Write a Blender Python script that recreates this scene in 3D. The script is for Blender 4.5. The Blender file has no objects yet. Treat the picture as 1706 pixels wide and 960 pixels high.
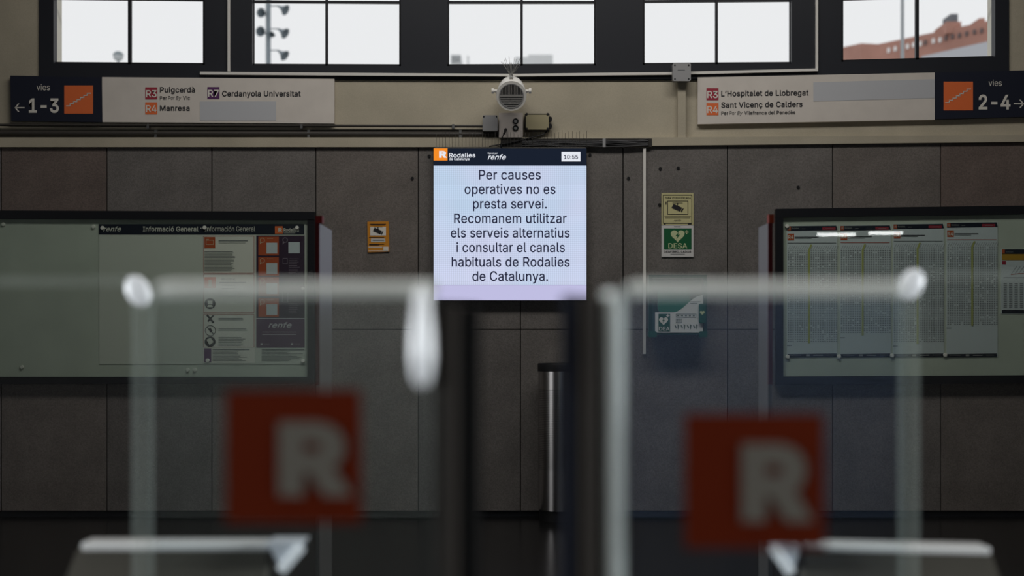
import bpy, bmesh, math, random
from mathutils import Vector, Matrix
random.seed(4)
scene = bpy.context.scene
C = scene.collection

# ------------------------------------------------------------------ camera, world, lights, exposure
F = 2400.0            # focal length in pixels of the 1706 px wide frame
D = 9.06              # distance camera - far wall
HY = 560.0            # image row of the horizon
HC = (860 - HY) * D / F   # camera height
cam = bpy.data.cameras.new('camera')
cam_o = bpy.data.objects.new('camera', cam); C.objects.link(cam_o)
cam_o.location = (0, 0, HC); cam_o.rotation_euler = (math.pi / 2, 0, 0)
cam.sensor_fit = 'HORIZONTAL'; cam.sensor_width = 36; cam.lens = F / 1706 * 36
cam.shift_y = (HY - 480) / 1706 * 1.0
cam.clip_start = 0.05; cam.clip_end = 1000
cam.dof.use_dof = True; cam.dof.focus_distance = D - 0.05
cam.dof.aperture_fstop = cam.lens / 28.0
cam.dof.aperture_blades = 9
scene.camera = cam_o
w = bpy.data.worlds.new('overcast_sky'); scene.world = w; w.use_nodes = True
bg = w.node_tree.nodes['Background']; bg.inputs[0].default_value = (0.97, 0.985, 1.0, 1); bg.inputs[1].default_value = 0.88

def area(name, loc, rot, sx, sy, power, color=(1, 1, 1)):
    l = bpy.data.lights.new(name, 'AREA'); l.shape = 'RECTANGLE'; l.size = sx; l.size_y = sy
    l.energy = power; l.color = color
    o = bpy.data.objects.new(name, l); C.objects.link(o); o.location = loc; o.rotation_euler = rot
    return o
def spot_area(*a, spread=60, **k):
    o = area(*a, **k); o.data.spread = math.radians(spread); return o
area('skylight_daylight', (0.3, 6.7, 4.93), (0, 0, 0), 4.6, 0.8, 106, (1.0, 0.965, 0.91))
area('rear_fill', (0, -5.9, 4.0), (math.radians(78), 0, 0), 11, 1.2, 7, (0.93, 0.97, 1.0))  # added fill for surfaces facing the camera; the rear wall has no window
spot_area('gate_top_fill', (0, 1.35, 4.9), (0, 0, 0), 4.5, 0.3, 24, (1.0, 0.98, 0.95), spread=50)  # added fill brightening the gate edges from above, no fixture modelled
spot_area('left_side_fill', (-6.6, 0.8, 1.3), (0, -math.pi / 2 , 0.17), 1.6, 1.6, 40, (0.92, 0.97, 1.0), spread=50)  # unseen side fill added to brighten the gate parts from the left
spot_area('right_side_fill', (6.6, 0.8, 1.3), (0, math.pi / 2, -0.17), 1.6, 1.6, 40, (0.92, 0.97, 1.0), spread=50)  # its counterpart, added fill from the right
spot_area('rear_panel_fill', (0, -3.6, 4.2), (math.radians(-38), 0, 0), 6, 0.3, 65, (0.95, 0.98, 1.0), spread=80)  # unseen washer added to light the reflector panels behind the camera

vs = scene.view_settings
scene.display_settings.display_device = 'sRGB'
vs.view_transform = 'Standard'; vs.look = 'None'; vs.gamma = 1.0; vs.exposure = 0.0
vs.use_curve_mapping = False
scene.cycles.use_denoising = True
scene.cycles.transparent_max_bounces = 24

# ------------------------------------------------------------------ materials
def s2l(c):
    c = c / 255.0
    return c / 12.92 if c <= 0.04045 else ((c + 0.055) / 1.055) ** 2.4
def lin(rgb, k=1.0):
    return tuple(min(0.9, s2l(c) / k) for c in rgb)
MATS = {}
def mat(name, base, rough=0.6, metal=0.0, spec=0.3, noise=0.0, nscale=8.0, bump=0.0, fine=0.0):
    if name in MATS: return MATS[name]
    m = bpy.data.materials.new(name); m.use_nodes = True; MATS[name] = m
    nt = m.node_tree; b = nt.nodes['Principled BSDF']
    b.inputs['Base Color'].default_value = (*base, 1)
    b.inputs['Roughness'].default_value = rough; b.inputs['Metallic'].default_value = metal
    b.inputs['Specular IOR Level'].default_value = spec
    if noise or fine or bump:
        tc = nt.nodes.new('ShaderNodeTexCoord')
        n1 = nt.nodes.new('ShaderNodeTexNoise'); n1.inputs['Scale'].default_value = nscale; n1.inputs['Detail'].default_value = 5
        n2 = nt.nodes.new('ShaderNodeTexNoise'); n2.inputs['Scale'].default_value = 160; n2.inputs['Detail'].default_value = 2
        nt.links.new(tc.outputs['Object'], n1.inputs['Vector']); nt.links.new(tc.outputs['Object'], n2.inputs['Vector'])
        def mr(node, amp):
            r = nt.nodes.new('ShaderNodeMapRange'); r.inputs['From Min'].default_value = 0.3; r.inputs['From Max'].default_value = 0.7
            r.inputs['To Min'].default_value = 1 - amp; r.inputs['To Max'].default_value = 1 + amp
            nt.links.new(node.outputs['Fac'], r.inputs['Value']); return r
        a, c = mr(n1, noise), mr(n2, fine)
        mul = nt.nodes.new('ShaderNodeMath'); mul.operation = 'MULTIPLY'
        nt.links.new(a.outputs[0], mul.inputs[0]); nt.links.new(c.outputs[0], mul.inputs[1])
        vm = nt.nodes.new('ShaderNodeVectorMath'); vm.operation = 'SCALE'; vm.inputs[0].default_value = base
        nt.links.new(mul.outputs[0], vm.inputs['Scale']); nt.links.new(vm.outputs[0], b.inputs['Base Color'])
        if bump:
            bp = nt.nodes.new('ShaderNodeBump'); bp.inputs['Strength'].default_value = bump; bp.inputs['Distance'].default_value = 0.01
            nt.links.new(n1.outputs['Fac'], bp.inputs['Height']); nt.links.new(bp.outputs[0], b.inputs['Normal'])
    return m
def emit(name, col, strength=1.0, grid=False):
    if name in MATS: return MATS[name]
    m = bpy.data.materials.new(name); m.use_nodes = True; MATS[name] = m
    nt = m.node_tree; nt.nodes.clear()
    o = nt.nodes.new('ShaderNodeOutputMaterial'); e = nt.nodes.new('ShaderNodeEmission')
    e.inputs[0].default_value = (*col, 1); e.inputs[1].default_value = strength
    nt.links.new(e.outputs[0], o.inputs[0])
    if grid:
        tc = nt.nodes.new('ShaderNodeTexCoord')
        n1 = nt.nodes.new('ShaderNodeTexNoise'); n1.inputs['Scale'].default_value = 2.2; n1.inputs['Detail'].default_value = 1
        nt.links.new(tc.outputs['Object'], n1.inputs['Vector'])
        mx = nt.nodes.new('ShaderNodeMix'); mx.data_type = 'RGBA'
        mx.inputs[6].default_value = (*lin((192, 212, 236)), 1); mx.inputs[7].default_value = (*lin((206, 212, 238)), 1)
        r = nt.nodes.new('ShaderNodeMapRange'); r.inputs['From Min'].default_value = 0.35; r.inputs['From Max'].default_value = 0.65
        nt.links.new(n1.outputs['Fac'], r.inputs['Value']); nt.links.new(r.outputs[0], mx.inputs[0])
        outs = []
        for ax in ('X', 'Z'):
            wv = nt.nodes.new('ShaderNodeTexWave'); wv.bands_direction = ax; wv.inputs['Scale'].default_value = 2 * math.pi / 20 / 0.0126
            nt.links.new(tc.outputs['Object'], wv.inputs['Vector'])
            rr = nt.nodes.new('ShaderNodeMapRange'); rr.inputs['To Min'].default_value = 0.90; rr.inputs['To Max'].default_value = 1.05
            nt.links.new(wv.outputs['Fac'], rr.inputs['Value']); outs.append(rr)
        mu = nt.nodes.new('ShaderNodeMath'); mu.operation = 'MULTIPLY'
        nt.links.new(outs[0].outputs[0], mu.inputs[0]); nt.links.new(outs[1].outputs[0], mu.inputs[1])
        m2 = nt.nodes.new('ShaderNodeMath'); m2.operation = 'MULTIPLY'; m2.inputs[1].default_value = strength
        nt.links.new(mu.outputs[0], m2.inputs[0])
        nt.links.new(mx.outputs[2], e.inputs[0]); nt.links.new(m2.outputs[0], e.inputs[1])
    return m
def glass(name, tint=(1, 1, 1), ior=1.45, rough=0.0, scale=1.0):
    if name in MATS: return MATS[name]
    m = bpy.data.materials.new(name); m.use_nodes = True; MATS[name] = m
    nt = m.node_tree; nt.nodes.clear()
    o = nt.nodes.new('ShaderNodeOutputMaterial'); mx = nt.nodes.new('ShaderNodeMixShader')
    t = nt.nodes.new('ShaderNodeBsdfTransparent'); t.inputs[0].default_value = (*tint, 1)
    g = nt.nodes.new('ShaderNodeBsdfGlossy'); g.inputs['Roughness'].default_value = rough
    f = nt.nodes.new('ShaderNodeFresnel'); f.inputs[0].default_value = ior
    geo = nt.nodes.new('ShaderNodeNewGeometry')
    # thin sheet: the same reflectance whichever face is met
    neg = nt.nodes.new('ShaderNodeVectorMath'); neg.operation = 'DOT_PRODUCT'
    nt.links.new(geo.outputs['Incoming'], neg.inputs[0]); nt.links.new(geo.outputs['Normal'], neg.inputs[1])
    ab = nt.nodes.new('ShaderNodeMath'); ab.operation = 'ABSOLUTE'; nt.links.new(neg.outputs['Value'], ab.inputs[0])
    om = nt.nodes.new('ShaderNodeMath'); om.operation = 'SUBTRACT'; om.inputs[0].default_value = 1; nt.links.new(ab.outputs[0], om.inputs[1])
    pw = nt.nodes.new('ShaderNodeMath'); pw.operation = 'POWER'; pw.inputs[1].default_value = 5; nt.links.new(om.outputs[0], pw.inputs[0])
    r0 = ((ior - 1) / (ior + 1)) ** 2 * scale
    ma = nt.nodes.new('ShaderNodeMath'); ma.operation = 'MULTIPLY_ADD'; ma.inputs[1].default_value = 1 - r0; ma.inputs[2].default_value = r0
    nt.links.new(pw.outputs[0], ma.inputs[0])
    nt.nodes.remove(f)
    nt.links.new(ma.outputs[0], mx.inputs[0]); nt.links.new(t.outputs[0], mx.inputs[1]); nt.links.new(g.outputs[0], mx.inputs[2])
    nt.links.new(mx.outputs[0], o.inputs[0])
    return m
def frosted(name, col, alpha, rough=0.25, trans=0.6):
    """ground glass edge: partly clear, partly scattering"""
    if name in MATS: return MATS[name]
    m = bpy.data.materials.new(name); m.use_nodes = True; MATS[name] = m
    nt = m.node_tree; b = nt.nodes['Principled BSDF']
    b.inputs['Base Color'].default_value = (*col, 1); b.inputs['Roughness'].default_value = rough
    o = nt.nodes['Material Output']; mx = nt.nodes.new('ShaderNodeMixShader'); t = nt.nodes.new('ShaderNodeBsdfTransparent')
    tr = nt.nodes.new('ShaderNodeBsdfTranslucent'); tr.inputs[0].default_value = (*col, 1)
    m1 = nt.nodes.new('ShaderNodeMixShader'); m1.inputs[0].default_value = trans
    nt.links.new(b.outputs[0], m1.inputs[1]); nt.links.new(tr.outputs[0], m1.inputs[2])
    mx.inputs[0].default_value = alpha
    nt.links.new(t.outputs[0], mx.inputs[1]); nt.links.new(m1.outputs[0], mx.inputs[2]); nt.links.new(mx.outputs[0], o.inputs[0])
    return m

# ------------------------------------------------------------------ geometry helpers
def P(px, py, d):
    """world point seen at photograph pixel (px, py) at distance d"""
    return Vector(((px - 853) * d / F, d, HC + (HY - py) * d / F))
class G:
    def __init__(s): s.v = []; s.f = []; s.smooth = False
    def add(s, vs_, fs):
        n = len(s.v); s.v += [Vector(v) for v in vs_]; s.f += [tuple(i + n for i in f) for f in fs]; return s
    def wbox(s, a, b):
        x0, y0, z0 = a; x1, y1, z1 = b
        return s.add([(x0, y0, z0), (x1, y0, z0), (x1, y1, z0), (x0, y1, z0), (x0, y0, z1), (x1, y0, z1), (x1, y1, z1), (x0, y1, z1)],
                     [(0, 3, 2, 1), (4, 5, 6, 7), (0, 1, 5, 4), (1, 2, 6, 5), (2, 3, 7, 6), (3, 0, 4, 7)])
    def prism(s, pts, d, d2):
        """outline in pixels at distance d (front), going straight back to distance d2"""
        fr = [P(x, y, d) for x, y in pts]; n = len(fr)
        ar = sum(fr[i].x * fr[(i + 1) % n].z - fr[(i + 1) % n].x * fr[i].z for i in range(n))
        if ar < 0: fr.reverse()
        bk = [Vector((p.x, d2, p.z)) for p in fr]
        fs = [tuple(range(n)), tuple(range(2 * n - 1, n - 1, -1))]
        fs += [(i, i + n, (i + 1) % n + n, (i + 1) % n) for i in range(n)]
        return s.add(fr + bk, fs)
    def rect(s, x0, y0, x1, y1, d, d2): return s.prism([(x0, y0), (x1, y0), (x1, y1), (x0, y1)], d, d2)
    def rrect(s, x0, y0, x1, y1, r, d, d2, n=5):
        pts = []
        for cx, cy, a0 in ((x1 - r, y0 + r, -90), (x1 - r, y1 - r, 0), (x0 + r, y1 - r, 90), (x0 + r, y0 + r, 180)):
            for i in range(n + 1):
                a = math.radians(a0 + 90 * i / n); pts.append((cx + r * math.cos(a), cy + r * math.sin(a)))
        return s.prism(pts, d, d2)
    def flat(s, pts, d):
        fr = [P(x, y, d) for x, y in pts]; n = len(fr)
        ar = sum(fr[i].x * fr[(i + 1) % n].z - fr[(i + 1) % n].x * fr[i].z for i in range(n))
        if ar < 0: fr.reverse()
        return s.add(fr, [tuple(range(n))])
    def fr(s, x0, y0, x1, y1, d): return s.flat([(x0, y0), (x1, y0), (x1, y1), (x0, y1)], d)
    def disc(s, cx, cy, r, d, d2, n=24, ry=None):
        ry = ry or r
        return s.prism([(cx + r * math.cos(2 * math.pi * i / n), cy + ry * math.sin(2 * math.pi * i / n)) for i in range(n)], d, d2)
    def ring(s, cx, cy, r0, r1, d, d2, n=32):
        pts = []
        for dd in (d, d2):
            for r in (r0, r1):
                pts += [P(cx, cy, d) + Vector((r * d / F * math.cos(2 * math.pi * i / n), dd - d, r * d / F * math.sin(2 * math.pi * i / n))) for i in range(n)]
        fs = []
        for i in range(n):
            j = (i + 1) % n
            fs += [(i, i + n, j + n, j), (i + n, i + 3 * n, j + 3 * n, j + n), (i + 2 * n, j + 2 * n, j + 3 * n, i + 3 * n), (i, j, j + 2 * n, i + 2 * n)]
        return s.add(pts, fs)
    def tube(s, path, r, n=10, cap=True):
        path = [Vector(p) for p in path]; rs = r if isinstance(r, (list, tuple)) else [r] * len(path)
        base = []
        for i, p in enumerate(path):
            t = (path[min(i + 1, len(path) - 1)] - path[max(i - 1, 0)]).normalized()
            u = t.cross(Vector((0, 0, 1)) if abs(t.z) < 0.9 else Vector((1, 0, 0))).normalized(); v = t.cross(u)
            base += [p + rs[i] * (math.cos(2 * math.pi * k / n) * u + math.sin(2 * math.pi * k / n) * v) for k in range(n)]
        fs = []
        for i in range(len(path) - 1):
            for k in range(n):
                a = i * n + k; b = i * n + (k + 1) % n
                fs.append((a, b, b + n, a + n))
        if cap: fs += [tuple(range(n - 1, -1, -1)), tuple(range(len(base) - n, len(base)))]
        s.smooth = True
        return s.add(base, fs)
    def lathe(s, o, axis, prof, n=32):
        """prof: (radius, distance along axis)"""
        o = Vector(o); axis = Vector(axis).normalized()
        u = axis.cross(Vector((0, 0, 1)) if abs(axis.z) < 0.9 else Vector((1, 0, 0))).normalized(); v = axis.cross(u)
        vs_ = []
        for r, h in prof:
            vs_ += [o + axis * h + max(r, 1e-5) * (math.cos(2 * math.pi * k / n) * u + math.sin(2 * math.pi * k / n) * v) for k in range(n)]
        fs = []
        for i in range(len(prof) - 1):
            for k in range(n):
                a = i * n + k; b = i * n + (k + 1) % n
                fs.append((a, b, b + n, a + n))
        s.smooth = True
        return s.add(vs_, fs)
    def ellipsoid(s, c, r, rot=None, n=20, m=12):
        c = Vector(c); R = rot or Matrix.Identity(3); vs_ = []
        for i in range(m + 1):
            t = math.pi * i / m
            for k in range(n):
                a = 2 * math.pi * k / n
                vs_.append(c + R @ Vector((r[0] * math.sin(t) * math.cos(a), r[1] * math.sin(t) * math.sin(a), r[2] * math.cos(t))))
        fs = [(i * n + k, (i + 1) * n + k, (i + 1) * n + (k + 1) % n, i * n + (k + 1) % n) for i in range(m) for k in range(n)]
        s.smooth = True
        return s.add(vs_, fs)

def wloc(o):
    l = Vector(o.location)
    while o.parent: o = o.parent; l = l + o.location
    return l
def mk(name, g, m, parent=None, label=None, bevel=0.0):
    me = bpy.data.meshes.new(name)
    lo = Vector([min(v[i] for v in g.v) for i in range(3)]); hi = Vector([max(v[i] for v in g.v) for i in range(3)])
    c = (lo + hi) / 2
    if not parent: c.z = lo.z
    me.from_pydata([v - c for v in g.v], [], g.f); me.update()
    bm = bmesh.new(); bm.from_mesh(me)
    bmesh.ops.remove_doubles(bm, verts=bm.verts, dist=1e-6)
    if g.smooth or bevel: bmesh.ops.recalc_face_normals(bm, faces=bm.faces)
    if g.smooth:
        for f in bm.faces: f.smooth = True
        for e in bm.edges:
            if len(e.link_faces) == 2 and e.calc_face_angle(0) > math.radians(40): e.smooth = False
    bm.to_mesh(me); bm.free()
    me.materials.append(m)
    o = bpy.data.objects.new(name, me); C.objects.link(o)
    if parent:
        o.parent = parent; o.location = c - wloc(parent)
    else: o.location = c
    if bevel:
        b = o.modifiers.new('bevel', 'BEVEL'); b.width = bevel; b.segments = 2; b.limit_method = 'ANGLE'
    if label: o['label'] = label
    return o
def tag(o, label, cat, group=None):
    o['label'] = label; o['category'] = cat
    if group: o['group'] = group
    return o
def thing(name, loc, label, cat, group=None):
    o = bpy.data.objects.new(name, None); C.objects.link(o); o.location = loc; o.empty_display_size = 0.05
    return tag(o, label, cat, group)
def struct(o): o['kind'] = 'structure'; return o

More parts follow.
